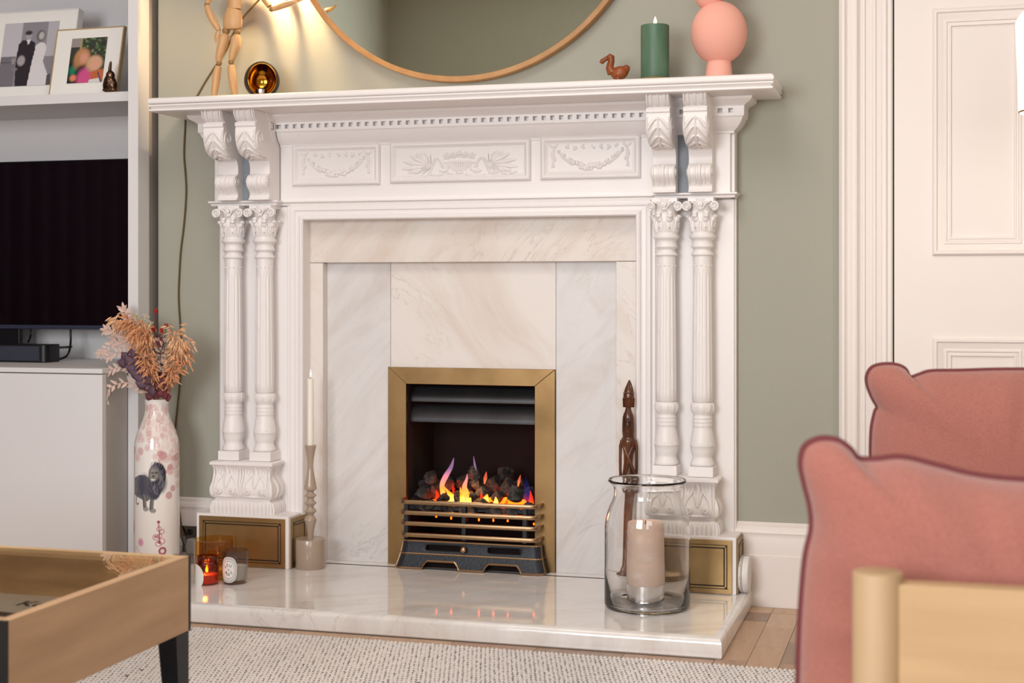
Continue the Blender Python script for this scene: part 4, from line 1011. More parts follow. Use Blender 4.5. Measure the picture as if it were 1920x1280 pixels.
limb('forearm', [(512, 17), (525, 12), (540, 7), (554, 2)], [4.6, 5.8, 5.6, 4])
limb('hand', [(556, 2), (564, -3), (574, -6), (584, -14)], [3.2, 5, 4, 1], fl=(1, .6, 1))
# star lantern hanging beyond the top of the frame, and its cord
lc = at(518, -54, 3.862)
ln = root('pierced_lantern', 'pierced metal lantern hanging on the wall left of the mirror', 'lamp', lc)
m = MB(); n = 7; rl = .050
for q in range(n):
    a0 = 2*PI*q/n; a1 = a0+2*PI/n*.52
    vs = []; fs = []
    for j in range(13):
        t = PI*(.04+.92*j/12); pinch = .5+.5*math.sin(t*3)**2*.6
        am = (a0+a1)/2; hw = (a1-a0)/2*(.72+.28*math.cos(j*PI/2))
        am += 1.0*math.cos(t)
        for a in (am-hw, am+hw): vs.append((lc.x+rl*math.sin(t)*math.cos(a), lc.y+rl*math.sin(t)*math.sin(a), lc.z+rl*1.2*math.cos(t)))
    for j in range(12): fs.append((2*j, 2*j+1, 2*j+3, 2*j+2))
    m.add(vs, fs)
m.lathe([(.012, rl*1.14), (.012, rl*1.3), (.004, rl*1.35)], lc, 16); m.lathe([(.001, -rl*1.22), (.014, -rl*1.18), (.014, -rl*1.14)], lc, 16)
part('pierced_shade', m, BRASS, ln, smooth=0)
part('bulb', MB().ell((lc.x, lc.y, lc.z+.018), .006, seg=12, rings=8), mat('lit_filament', 'ffdca0', .5, emit='ffd090', es=30), ln, smooth=60)
l = bpy.data.lights.new('lantern_light', 'POINT'); l.energy = 9.0; l.color = (1, .70, .36); l.shadow_soft_size = .0065
o = bpy.data.objects.new('lantern_light', l); COL.objects.link(o); o.location = lc
o = bpy.data.objects['bulb']; o.visible_shadow = True
cordp = [at(a, b, Y) for a, b, Y in ((505, -20, 3.90), (450, 40, 3.93), (425, 92, 3.95), (400, 130, 3.9556), (384, 155, 3.9556), (371, 178, 3.9556), (356, 198, 3.9556), (348.5, 215, 3.9556), (347, 240, 3.9556), (345, 290, 3.9556), (348, 330, 3.9556), (349, 365, 3.9556), (345, 420, 3.9556), (339, 470, 3.9556), (336, 520, 3.9556), (335, 560, 3.9556), (338, 610, 3.9556), (340, 660, 3.9556), (338, 710, 3.9556), (333, 760, 3.9556), (329, 800, 3.9556), (327, 850, 3.9556), (332, 920, 3.9556), (340, 985, 3.93), (345, 1005, 3.925))]
def smooth_path(P, k=4):
    P = [Vector(p) for p in P]; out = []; n = len(P)
    for j in range(n-1):
        p0, p1, p2, p3 = P[max(j-1, 0)], P[j], P[j+1], P[min(j+2, n-1)]
        for i in range(k):
            f = i/k; out.append(.5*((2*p1)+(p2-p0)*f+(2*p0-5*p1+4*p2-p3)*f*f+(3*p1-p0-3*p2+p3)*f**3))
    return out+[P[-1]]
solo('lamp_cord', MB().tube(smooth_path(cordp), .0027, 8), CORD, 'thin olive cord hanging down the wall left of the fireplace', 'cord', cordp[8], smooth=60)

# ---------------------------------------------------------------- socket
sc = at(352, 1009, 3.938); sk = root('wall_socket', 'chrome double socket with plugs low on the wall left of the plinth', 'socket', (sc.x-.03, 3.9395, sc.z))
part('plate', MB().box(sc.x-.105, sc.x+.036, 3.933, 3.9395, sc.z-.040, sc.z+.038), CHROME, sk, smooth=0, bevel=.002)
for dx in (-.040, .010):
    part('switch', MB().box(sc.x+dx-.007, sc.x+dx+.007, 3.9285, 3.933, sc.z+.012, sc.z+.028), BLACKP, sk, smooth=0, bevel=.001)
for dx, mm in ((-.030, WPLASTIC), (.026, GPLASTIC)):
    solo('plug', MB().prism([(-.016, -.024), (.016, -.024), (.019, 0), (.013, .022), (-.013, .022), (-.019, 0)], 'y', -.024, 0).move(Matrix.Translation((sc.x+dx, 3.932, sc.z-.018))), mm,
         ('white' if mm is WPLASTIC else 'grey')+' plug in the chrome wall socket '+('beside the tall vase' if mm is WPLASTIC else 'beside the brass plinth'), 'plug', (sc.x+dx, 3.92, sc.z-.018), group='plugs in the chrome socket', smooth=0, bevel=.004)

# white round dial on the right side of the plinth
z0 = at(1400, 1077, 3.88).z
dl = root('round_wall_dial', 'round white plastic dial on the right end of the right plinth', 'dial', (-.4905, 3.88, z0))
part('dial_body', MB().lathe([(.001, 0), (.046, 0), (.0485, .003), (.0485, .021), (.046, .0245), (.001, .0255)], (-.4875, 3.885, z0), 48, 'x'), WPLASTIC, dl, smooth=40)
part('dial_ring', MB().lathe([(.0492, .005), (.0497, .006), (.0497, .009), (.0492, .010)], (-.4875, 3.885, z0), 48, 'x', cap=False), GREYD, dl, smooth=40)
part('mount', MB().box(-.4912, -.487, 3.86, 3.91, z0-.03, z0+.03), BLACKP, dl, smooth=0)
# small marks round the rim of the dial
m = MB()
for q in range(10):
    a = 2*PI*q/10; m.box(-.4845, -.4800, 3.885+.0486*math.cos(a)-.002, 3.885+.0486*math.cos(a)+.002, z0+.0486*math.sin(a)-.002, z0+.0486*math.sin(a)+.002)
part('dial_marks', m, GREYD, dl, smooth=0)
# ---------------------------------------------------------------- things on the hearth
def prof_px(px, Y, pr): k = scale_at(px, Y); return [(r*k, at(px, y, Y).z) for r, y in pr]
# tall candlestick and taper
Yc = 3.877; cx = Yc*ux(582); k = scale_at(582, Yc)
cs = root('candlestick', 'tall taupe lacquered candlestick on the hearth beside the left plinth', 'candlestick', (cx, Yc, HT))
zb1 = at(582, 1009, Yc).z
part('base', MB().lathe([(0, HT), (.0425, HT), (.0432, HT+.001), (.0432, zb1-.002), (.0422, zb1), (.012, zb1), (0, zb1)], (cx, Yc, 0), 48), TAUPE, cs, smooth=40)
pr = prof_px(582, Yc, [(5.2, 1009), (6.2, 998), (9, 984), (11.8, 975), (12, 973.5), (9.5, 969), (6.4, 965.5), (7, 962.5), (11.4, 958.5), (11.4, 956.5), (7, 951.5), (6.4, 949.5), (7, 947), (11.6, 943.5), (11.6, 942), (7, 937), (6.4, 934.5), (7, 932.5), (11.2, 929.5), (11.2, 928), (7, 924), (6.2, 921.5), (8, 919), (11.8, 916.5), (12, 914), (10.5, 905), (7.8, 893), (5.8, 880), (5.4, 870), (6.6, 858), (8.6, 847), (10.8, 837), (11.4, 834.5), (11, 834), (6.3, 834), (6.3, 842), (0, 842)])
part('turned_stem', MB().lathe(pr, (cx, Yc, 0), 40), TAUPE, cs, smooth=40)
zt0, zt1 = at(582, 841, Yc).z, at(582, 709.5, Yc).z
tp = root('taper_candle', 'slim ivory LED taper candle standing in the taupe candlestick', 'candle', (cx, Yc, zt0))
part('wax_body', MB().lathe([(0, zt0), (.0091, zt0), (.0091, zt1-.001), (.0085, zt1), (.004, zt1-.001), (0, zt1-.001)], (cx, Yc, 0), 28), WAX, tp, smooth=40)
led_flame(582.5, 708, 692, Yc, tp, mat('led_flame_added_glow', 'f4efe8', .4, emit='fff4ea', es=.5), w_=.0030)  # faint glow added to an LED flame that is off

def cyl_text(mb, body, size, cx, cy, r, a0, z0, dz=0, da=0, rot=0, bold=.0):
    vs, fs = text2d(body, size, bold); c, s = math.cos(rot), math.sin(rot); out = []
    for (x, y, _) in vs:
        x, y = x*c-y*s+da, x*s+y*c+dz; a = a0+x/r; out.append((cx+r*math.cos(a), cy+r*math.sin(a), z0+y))
    return mb.add(out, fs)
def cyl_oval(cx, cy, r, a0, z0, hw, hh, p=2.6, n=40, rings=6, inner=0):
    m = MB(); vs = []; fs = []
    for j in range(rings+1):
        f = inner+(1-inner)*j/rings
        for q in range(n):
            t = 2*PI*q/n; c, s = math.cos(t), math.sin(t)
            x = f*hw*math.copysign(abs(c)**(2/p), c); y = f*hh*math.copysign(abs(s)**(2/p), s); a = a0+x/r
            vs.append((cx+r*math.cos(a), cy+r*math.sin(a), z0+y))
    for j in range(rings):
        for q in range(n): a, b = j*n+q, j*n+(q+1) % n; fs.append((a, b, b+n, a+n))
    if not inner: fs.append(tuple(range(n))[::-1])
    return m.add(vs, fs)
def cam_ang(x, y): return math.atan2(-y, -x)           # direction towards the camera
# amber glass bowl
p = atz(404, 1089, HT); Yb = p.y+.048; bx = Yb*ux(404); k = scale_at(404, Yb); rb = 40*k
zr = at(404, 1009, Yb).z
solo('amber_glass_bowl', MB().lathe([(0, HT+.0005), (rb*.86, HT+.0005), (rb*.94, HT+.004), (rb*.985, HT+.02), (rb, zr-.006), (rb*.99, zr), (rb*.955, zr), (rb*.945, zr-.006), (rb*.93, HT+.022), (rb*.88, HT+.010), (0, HT+.008)], (bx, Yb, 0), 56, cap=False),
     AMBER, 'wide amber glass bowl behind the two small scented candles', 'bowl', (bx, Yb, HT), smooth=50)
# brown jar candle
p = atz(388.5, 1099, HT); r = 21.5*scale_at(388, p.y+.03); Yj = p.y+r; jx = Yj*ux(388.5); z1 = at(388, 1041, Yj).z
jr = root('amber_jar_candle', 'small brown glass jar with a burning candle at the left end of the hearth', 'candle', (jx, Yj, HT))
Hh = z1-HT
part('glass_jar', MB().lathe([(0, HT+.0004), (r*.9, HT+.0004), (r, HT+.004), (r, HT+Hh*.70), (r*.96, HT+Hh*.77), (r*.90, HT+Hh*.80), (r*.90, HT+Hh*.83), (r*.95, HT+Hh*.845), (r*.90, HT+Hh*.86), (r*.90, HT+Hh*.90), (r*.95, HT+Hh*.915), (r*.90, HT+Hh*.93), (r*.92, HT+Hh), (r*.86, HT+Hh),
      (r*.84, HT+Hh*.8), (r*.91, HT+Hh*.72), (r*.94, HT+.1*Hh), (r*.85, HT+.004), (0, HT+.004)], (jx, Yj, 0), 40, cap=False), BROWNG, jr, smooth=50)
part('wax', MB().lathe([(0, HT+.0045), (r*.84, HT+.0045), (r*.925, HT+.1*Hh+.001), (r*.925, HT+Hh*.36), (0, HT+Hh*.36)], (jx, Yj, 0), 36), WAXORANGE, jr, smooth=40)
part('flame', MB().lathe([(.0003, 0), (.0032, .003), (.0042, .007), (.0034, .012), (.0018, .017), (.0003, .022)], (jx, Yj-.002, HT+Hh*.40), 14), FLAMEO, jr, smooth=60)
part('wick', MB().lathe([(.0008, 0), (.0008, .006)], (jx, Yj-.002, HT+Hh*.36), 8), INK, jr)
l = bpy.data.lights.new('jar_flame_light', 'POINT'); l.energy = .10; l.color = (1, .5, .2); l.shadow_soft_size = .006
o = bpy.data.objects.new('jar_flame_light', l); COL.objects.link(o); o.location = (jx, Yj-.014, HT+Hh*.5)
ca = cam_ang(jx, Yj)
part('white_label', cyl_oval(jx, Yj, r+.0004, ca-1.18, HT+Hh*.30, r*.88, Hh*.44, p=2.2), PAPER, jr, smooth=60)
# smoked glass candle with its oval label
p = atz(441, 1097.5, HT); r0 = 22.5*scale_at(441, p.y+.03); r1 = 26*scale_at(441, p.y+.03); Yj = p.y+r0; jx = Yj*ux(441); z1 = at(441, 1030.5, Yj).z; Hh = z1-HT
sc_ = root('scented_candle', 'smoked glass scented candle with an oval lettered label on the hearth', 'candle', (jx, Yj, HT))
part('glass_tumbler', MB().lathe([(0, HT+.0004), (r0*.92, HT+.0004), (r0, HT+.004), (r1, z1), (r1*.95, z1), (r0*.95+.0006, HT+.013), (r0*.8, HT+.009), (0, HT+.009)], (jx, Yj, 0), 48, cap=False), SMOKE, sc_, smooth=50)
part('wax', MB().lathe([(0, HT+.0095), (r0*.8, HT+.0095), (r0*.945, HT+.0135), (r0*.955+.0006, HT+Hh*.52), (0, HT+Hh*.52)], (jx, Yj, 0), 40), WAXGREEN, sc_, smooth=40)
la = cam_ang(jx, Yj)-.48; rl_ = r1+.0002; zl = HT+Hh*.47; hw, hh = .0185, .0375*Hh/.1*1.0
hh = Hh*.385; hw = hh*.66
def ov(s0, s1, m_, off, nm):
    part(nm, cyl_oval(jx, Yj, rl_+off, la, zl, hw*s1, hh*s1, inner=s0/s1 if s0 else 0), m_, sc_, smooth=60)
ov(0, 1, PAPER, 0, 'label'); ov(.90, .93, INK, .0002, 'label_ring'); ov(.80, .83, INK, .0002, 'label_ring'); ov(.66, .69, INK, .0002, 'label_ring')
m = MB(); s_ = hh*.30
for ch, a in (('F', 2.75), ('E', 1.57+.38), ('U', .95)): cyl_text(m, ch, s_*1.05, jx, Yj, rl_+.0005, la, zl, dz=hh*.36*math.sin(a)+.001, da=hw*.40*math.cos(a), rot=(a-PI/2)*.35, bold=.0)
for ch, a in (('B', 3.75), ('O', 4.4), ('I', 4.95), ('S', 5.65)): cyl_text(m, ch, s_*1.05, jx, Yj, rl_+.0005, la, zl, dz=hh*.38*math.sin(a), da=hw*.44*math.cos(a), rot=(a-3*PI/2)*.45)
cyl_text(m, 'DE', s_*.5, jx, Yj, rl_+.0005, la, zl)
part('lettering', m, INK, sc_, smooth=0)

# carved wooden figure
Yf = 3.905; W = lambda x, y, dy=0: at(x, y, Yf+dy); kf = scale_at(1178, Yf)
zf = at(1166, 1090, Yf).z
dyb = HT-zf
cf = root('carved_figure', 'tall slender dark carved wooden figure leaning in the corner behind the glass jar', 'figurine', (Yf*ux(1176), Yf, HT))
def FT(name, pts, rad, fl=(1, .8, 1), mm=DARKWOOD, seg=18): return part(name, MB().tube([W(*q) for q in pts], [r*kf for r in rad], seg, flat=fl), mm, cf, smooth=60)
FT('headdress', [(1180, 712), (1180, 718), (1179.5, 728), (1179, 738), (1178.5, 748), (1178.5, 757), (1178.5, 763)], [1, 4, 8, 10.2, 10.6, 10, 9.5])
m = MB()
for q in range(12):
    a = 2*PI*q/12; c = W(1178.7, 755); m.tube([Vector((c.x+kf*10.6*math.cos(a), c.y+kf*8.6*math.sin(a), W(1178, 746).z)), Vector((c.x+kf*9.8*math.cos(a), c.y+kf*8*math.sin(a), W(1178, 763).z))], .0016, 6)
c = W(1179, 736); m.lathe([(10*kf, -.0015), (10.9*kf, 0), (10*kf, .0015)], c, 20)
c = W(1178.5, 746); m.lathe([(10*kf, -.0015), (11.2*kf, 0), (10*kf, .0015)], c, 20)
part('headdress_carving', m, DARKWOOD, cf, smooth=60)
FT('neck_top', [(1178, 763), (1178, 770), (1178, 776)], [4.6, 6.5, 8.5])
FT('hair', [(1178, 774), (1178, 782), (1178, 795), (1178, 808), (1178, 818), (1177.5, 822)], [8.5, 10.8, 11.6, 11.8, 11, 6])
m = MB().ell(W(1177.5, 797, -.006), (7.6*kf, .010, 13*kf), seg=18, rings=12); m.tube([W(1177.5, 791, -.017), W(1177.5, 799, -.0195)], [.0012, .0022], 8)
m.ell(W(1177.5, 805, -.0145), (.0045, .002, .0012), seg=8, rings=6)
for s in (-1, 1): m.ell(W(1177.5+s*3.2, 792, -.0145), (.0028, .0016, .0012), seg=8, rings=6); m.tube([W(1177.5+s*1.2, 790, -.0155), W(1177.5+s*5.4, 789.5, -.0135)], .0010, 6)
m.ell(W(1177.5, 785.5, -.0140), (.0036, .002, .0036), seg=8, rings=6)
part('face', m, DARKWOOD, cf, smooth=60)
FT('torso', [(1178, 815), (1178, 820), (1178.5, 828), (1179, 838), (1178.5, 852), (1178, 866), (1178, 880), (1178, 893), (1178, 915), (1176, 950), (1174, 990), (1172, 1030), (1170, 1060), (1168, 1078)], [5, 12.5, 13.8, 12.5, 9.5, 8.6, 10, 12, 11.5, 9.5, 8.2, 7.4, 6.4, 6])
m = MB()
m.tube([W(1171, 838, -.010), W(1177, 855, -.0135), (W(1184, 872, -.012)), W(1191, 890, -.009)], [.004, .0046, .0045, .004], 10)
m.tube([W(1186, 838, -.010), W(1180, 850, -.0135), W(1177, 868, -.0135), W(1174, 888, -.012)], [.0035, .0042, .0045, .0035], 10)
part('garment_folds', m, DARKWOOD, cf, smooth=60)
FT('arm', [(1166, 824), (1163.5, 836), (1163, 858), (1163, 880), (1164, 896), (1166, 915)], [2.6, 3.2, 2.9, 2.8, 2.9, 2.4])
FT('arm', [(1191, 824), (1193.5, 836), (1193.5, 858), (1193.5, 880), (1192, 896), (1190, 915)], [2.6, 3.2, 2.9, 2.8, 2.9, 2.4])
b = Vector((Yf*ux(1167), Yf, HT)); part('foot', MB().lathe([(.001, 0), (.021, 0), (.023, .004), (.020, .010), (.011, .020), (.0085, .035)], b, 24), DARKWOOD, cf, smooth=60)

# glass hurricane jar with a pillar candle
p = atz(1213, 1156, HT); kj = scale_at(1213, p.y+.1); R0 = 80.5*kj; Yj = p.y+R0; jx = Yj*ux(1213.5); kj = scale_at(1213, Yj)
zj = lambda y: at(1213, y, Yj).z
zbot = HT+.0006; sh_z = lambda y: zj(y)
th = .003
out = [(R0*.93, zbot), (R0*.985, zbot+.004), (R0, zbot+.012), (R0, zj(1060)), (R0*.998, zj(985)), (R0*.975, zj(970)), (R0*.93, zj(957)), (R0*.875, zj(945)), (R0*.82, zj(936)), (R0*.79, zj(927)), (R0*.785, zj(917)), (R0*.80, zj(911)), (R0*.85, zj(906)), (R0*.90, zj(903)), (R0*.915, zj(900.5)), (R0*.90, zj(898))]
inn = [(r_-th, z) for r_, z in out[2:12]][::-1]
inn[-1] = (R0-th, zbot+.016)
solo('glass_jar', MB().lathe([(0, zbot+.002), (R0*.6, zbot+.001)]+out+[(R0*.86, zj(898.5)), (R0*.80, zj(903)), (R0*.765, zj(909))]+inn[1:]+[(R0*.90, zbot+.0085), (0, zbot+.0085)], (jx, Yj, 0), 80, cap=False),
     GLASS, 'large clear glass hurricane jar at the right end of the hearth', 'jar', (jx, Yj, HT), smooth=60)
zc0 = zbot+.0088; cxp = Yj*ux(1210.5); rc_ = 35.5*kj
zc1, zc2 = zj(1096), zj(979)
solo('candle_cup', MB().lathe([(0, zc0), (rc_*1.01, zc0), (rc_*1.01, zc1), (rc_*.985, zc1), (rc_*.985, zc0+.004), (0, zc0+.004)], (cxp, Yj, 0), 48, cap=False), SILVER, 'brushed silver cup holding the blush pillar candle in the glass jar', 'candle holder', (cxp, Yj, zc0), smooth=40)
pc = root('pillar_candle', 'thick blush pillar candle standing inside the large glass jar', 'candle', (cxp, Yj, zc0+.005))
part('wax_body', MB().lathe([(0, zc0+.0045), (rc_*.975, zc0+.0045), (rc_*.975, zc1), (rc_*1.02, zc1+.004), (rc_*.99, (zc1+zc2)/2), (rc_*.955, zc2-.01), (rc_*.93, zc2), (rc_*.90, zc2+.001), (rc_*.86, zc2-.003), (0, zc2-.006)], (cxp, Yj, 0), 56), PEACHWAX, pc, smooth=50)
part('wick', MB().lathe([(.001, -.002), (.001, .010)], (cxp, Yj, zc2-.005), 8), INK, pc)

# ---------------------------------------------------------------- tall printed vase with dried flowers
VX, VY = -2.154, 3.79; kv = scale_at(294, VY); zv = lambda y: at(294, y, VY).z
prv = [(26, 1091), (38, 1091), (41, 1088), (42, 1078), (42.3, 1000), (42, 930), (41.8, 860), (41.5, 838), (40.5, 828), (38.2, 817), (35, 807), (30.8, 797), (26.6, 787), (23.6, 778), (22, 770), (21.6, 760), (22, 752), (22.6, 748.5), (21.6, 747.6), (20, 749), (19.5, 760), (19.5, 775)]
# resample for the print
pf = []
for (a, b) in zip(prv, prv[1:]):
    n = max(1, int(abs(a[1]-b[1])/1.0))
    for i in range(n): f = i/n; pf.append((a[0]*(1-f)+b[0]*f, a[1]*(1-f)+b[1]*f))
pf.append(prv[-1])
SEG = 400
m = MB().lathe([(r*kv, zv(y)) for r, y in pf], (VX, VY, 0), SEG, cap=False)
va = root('tall_printed_vase', 'tall white ceramic vase printed with pink petals and a lion, holding dried flowers', 'vase', (VX, VY, 0))
ov_ = part('vase_body', m, GLAZE, va, smooth=60)
A = np.tile(np.arange(SEG)*2*PI/SEG, len(pf)); ph = (A-cam_ang(VX, VY)+PI) % (2*PI)-PI
Yp = np.repeat([y for r, y in pf], SEG).astype(float); U = ph*42
cv = Canvas(U, Yp, 'f1ebe6')
rp = random.Random(21)
def Ux(px): return 42*math.asin(max(-.999, min(.999, (px-294)/42)))
for q in range(330):
    y = rp.uniform(762, 915); u = rp.uniform(-131, 131)
    lim = 845+rp.uniform(-20, 30)+(50 if u > 0 and u < 60 else 0)
    if y > lim: continue
    rr = rp.uniform(5.0, 9.0); colr = rp.choice(['e3c4c2', 'dcb5b4', 'e8d0cc', 'cf9d9e', 'e2c8c2'])
    cv.ell(u, y, rr, rr, colr, a=rp.uniform(.45, .85), soft=.10); cv.ring(u, y, rr, .7, 'efe2da', .7)
for (x, y, r) in ((305, 850, 8), (318, 872, 6), (308, 880, 5), (323, 912, 6), (316, 924, 7), (300, 846, 6), (326, 856, 6)): cv.ell(Ux(x), y, r, r, 'cc9594', .8, .1)
cv.ell(Ux(254), 916, 3, 22, 'dd9aa0', .0)
# lion (soft painted print)
def L(x, y): return (Ux(x), y)
body = 'd'
cv.poly([L(254, 893), L(262, 886), L(272, 885), L(282, 892), L(288, 905), L(287, 925), L(276, 934), L(262, 928), L(254, 923)], '62626c')
for q in range(120):
    x = Ux(rp.uniform(254, 286)); y = rp.uniform(888, 928); cv.line([(x, y), (x+rp.uniform(-1.5, 1), y+rp.uniform(3, 7))], .5, rp.choice(['4a4a54', '84848e', '55555f', '9a9aa2']), .55)
cv.line([L(257, 925), L(257, 938), L(259, 941), L(261, 938)], 1.3, '77757c')
for a in (L(272, 905), ): cv.ell(a[0], a[1], 14, 20, '50505c', .9, .3)
for (x0, y0, x1, y1) in ((271, 925, 273, 947), (286, 922, 284, 949)):
    cv.line([L(x0, y0), L(x1, y1)], 3.6, '7d7873'); cv.line([L(x0-2, y0), L(x1-2.5, y1)], 1.0, '4a4850')
for x, y in ((274, 948), (287, 951)): cv.ell(Ux(x), y, 5.5, 3.4, '9c968e', 1, .15); cv.ring(Ux(x), y, 4.5, .5, '5a5758', .6)
cv.ell(Ux(295), 886, 16, 24, '34343e', 1, .05); cv.ell(Ux(290), 913, 11, 18, '43434e', 1, .12); cv.ell(Ux(300), 900, 12, 18, '2c2c35', .9, .3)
for q in range(210):
    a = rp.uniform(-PI, PI); r_ = rp.uniform(10, 25); x = Ux(293)+r_*.62*math.cos(a); y = 888+r_*math.sin(a)*1.25
    cv.line([(x, y), (x+rp.uniform(-2, 2), y+rp.uniform(4, 8))], .55, rp.choice(['24242c', '6e6e7c', '55555f', '83828c']), .7)
cv.ell(Ux(289), 884, 8.5, 11.5, '8f8880', 1, .3); cv.ell(Ux(286), 881, 3.2, 2.2, '55504e', .8, .4); cv.ell(Ux(293), 881, 3.2, 2.2, '45414a', .8, .4)
cv.ell(Ux(286), 881, 1.1, 1.0, '111115'); cv.ell(Ux(293), 881, 1.1, 1.0, '111115'); cv.ell(Ux(287.5), 887, 2.6, 1.8, '3c3838'); cv.ell(Ux(287), 893, 4, 3, 'cfc8c0', 1, .3); cv.line([L(284, 890), L(291, 891)], .8, '3a3638')
cv.ell(Ux(301), 890, 3, 6, '8a8682', .7, .4); cv.ell(Ux(281), 880, 2, 5, '77736f', .7, .4)
# line drawn orchid
for x, y, r in ((298, 985, 4), (303, 990, 4), (292, 1000, 5), (299, 998, 4), (303, 1008, 5), (297, 1012, 5), (304, 1026, 7)): cv.ring(Ux(x), y, r, .8, 'b8627c', .85)
cv.line([L(297, 975), L(299, 1000), L(298, 1012)], .9, 'a84a66'); cv.ell(Ux(297), 972, 3, 2.4, 'a8405e'); cv.ell(Ux(292), 999, 3, 2.4, 'a8405e', .8); cv.ell(Ux(298), 1009, 3.5, 3, 'a8405e', .8); cv.ring(Ux(304), 1026, 5.2, 1.5, 'a8405e', .9)
cv.ell(Ux(265), 1010, 6, 7, 'd878a6', .8, .4); cv.line([L(256, 1018), L(265, 1030), L(280, 1033), L(295, 1031)], .7, 'd8a4b4'); cv.ell(Ux(252.6), 985, 5, 14, 'c86088', .8, .2)
set_colors(ov_, cv.c)

bq = root('dried_bouquet', 'bouquet of orange dried oats, plum leaves and pale pink branches in the tall vase', 'dried flowers', (VX, VY, zv(752)))
def PV(x, y, dy=0): return at(x, y, VY+dy)
def leaf(mb, p, d, L_, w_, nrm=None, cup=.15):
    p = Vector(p); d = Vector(d).normalized(); n = Vector(nrm) if nrm else Vector((rp.uniform(-.5, .5), -1, rp.uniform(-.5, .5)))
    s = d.cross(n).normalized(); n = s.cross(d).normalized()
    vs = [p, p+d*L_*.3+s*w_*.5+n*w_*cup, p+d*L_*.3-s*w_*.5+n*w_*cup, p+d*L_*.35, p+d*L_*.7+s*w_*.36+n*w_*cup, p+d*L_*.7-s*w_*.36+n*w_*cup, p+d*L_*.72, p+d*L_]
    mb.add(vs, [(0, 1, 3), (0, 3, 2), (1, 4, 6, 3), (3, 6, 5, 2), (4, 7, 6), (6, 7, 5)])
base = Vector((VX, VY, zv(760)))
def spray(path, n, L_, w_, m_, name='branch', dyr=.03, rs=.0011, sm=STEMM):
    P = smooth_path([base]+[PV(x, y, d) for x, y, d in path], 5); o = part(name, MB().tube(P, rs, 5), sm, bq, smooth=60); mb = MB()
    for i in range(n):
        f = .25+.75*i/(n-1); q = f*(len(P)-1); j = min(int(q), len(P)-2); p = P[j].lerp(P[j+1], q-j); t = (P[j+1]-P[j]).normalized(); s = 1 if i % 2 else -1
        side = t.cross(Vector((0, -1, 0))).normalized(); d = t*.75+side*s*.75+Vector((0, rp.uniform(-.5, .3), rp.uniform(-.1, .1)))
        leaf(mb, p, d, L_*rp.uniform(.8, 1.15), w_)
    leaf(mb, P[-1], P[-1]-P[-2], L_, w_); part('leaves', mb, m_, o, smooth=60); return o
for pth in ([(278, 742, -.01), (262, 728, -.02), (240, 717, -.03), (215, 722, -.03), (200, 735, -.03), (195, 752, -.03)], [(272, 720, 0), (250, 695, -.01), (225, 688, -.02), (205, 697, -.02), (194, 712, -.02)],
            [(268, 710, 0), (245, 672, 0), (225, 660, 0), (205, 668, .01)], [(265, 700, 0), (240, 650, 0), (222, 640, .01), (200, 652, .01), (190, 662, .01)], [(262, 690, 0), (240, 640, 0), (220, 622, 0), (200, 618, 0)],
            [(262, 690, .01), (245, 630, .01), (238, 600, .01), (233, 580, .01)], [(262, 690, .02), (250, 640, .02), (232, 625, .02), (214, 634, .02)]):
    spray(pth, 19, .024, .0098, LEAFP, 'pink_branch', sm=LEAFP)
def oat_cluster(path, n, wdt, m_, L_=.021):
    P = smooth_path([base]+[PV(x, y, d) for x, y, d in path], 6); o = part('oat_stem', MB().tube(P, .001, 5), OATS, bq, smooth=60); mb = MB()
    for i in range(n):
        f = .30+.70*rp.random()**.8; q = f*(len(P)-1); j = min(int(q), len(P)-2); p = P[j].lerp(P[j+1], q-j)
        off = Vector((rp.gauss(0, 1), rp.gauss(0, .8), rp.gauss(0, .9)))*wdt*(.4+.6*f); t = (P[j+1]-P[j]).normalized()
        d = t*.35+off.normalized()*.6+Vector((0, 0, -.75)); leaf(mb, p+off, d, L_*rp.uniform(.7, 1.25), .0046)
    part('oat_husks', mb, m_, o, smooth=60, kind='stuff')
for pth, n, w_, m_ in (([(278, 715, 0), (262, 660, 0), (245, 620, 0), (228, 600, -.01), (215, 606, -.01)], 150, .011, OATS2), ([(282, 715, -.01), (268, 650, -.02), (255, 615, -.02), (240, 604, -.03)], 190, .014, OATS), ([(284, 712, -.02), (276, 650, -.03), (268, 618, -.03), (262, 625, -.04)], 210, .016, OATS),
                     ([(288, 715, -.01), (282, 665, -.02), (278, 632, -.02), (272, 640, -.03)], 170, .014, OATS2), ([(284, 725, -.03), (276, 690, -.04), (268, 668, -.04)], 150, .013, OATS), ([(290, 725, -.03), (284, 700, -.04), (278, 682, -.045)], 110, .010, OATS),
                     ([(308, 715, 0), (322, 660, -.01), (328, 630, -.01), (330, 618, -.01)], 120, .012, OATS2), ([(310, 720, -.01), (326, 672, -.02), (338, 645, -.02), (345, 650, -.02)], 150, .013, OATS2), ([(310, 722, 0), (326, 690, -.01), (336, 668, -.01), (343, 675, -.01)], 130, .013, OATS), ([(312, 730, -.02), (322, 705, -.03), (328, 695, -.03)], 90, .010, OATS)):
    oat_cluster(pth, n, w_, m_)
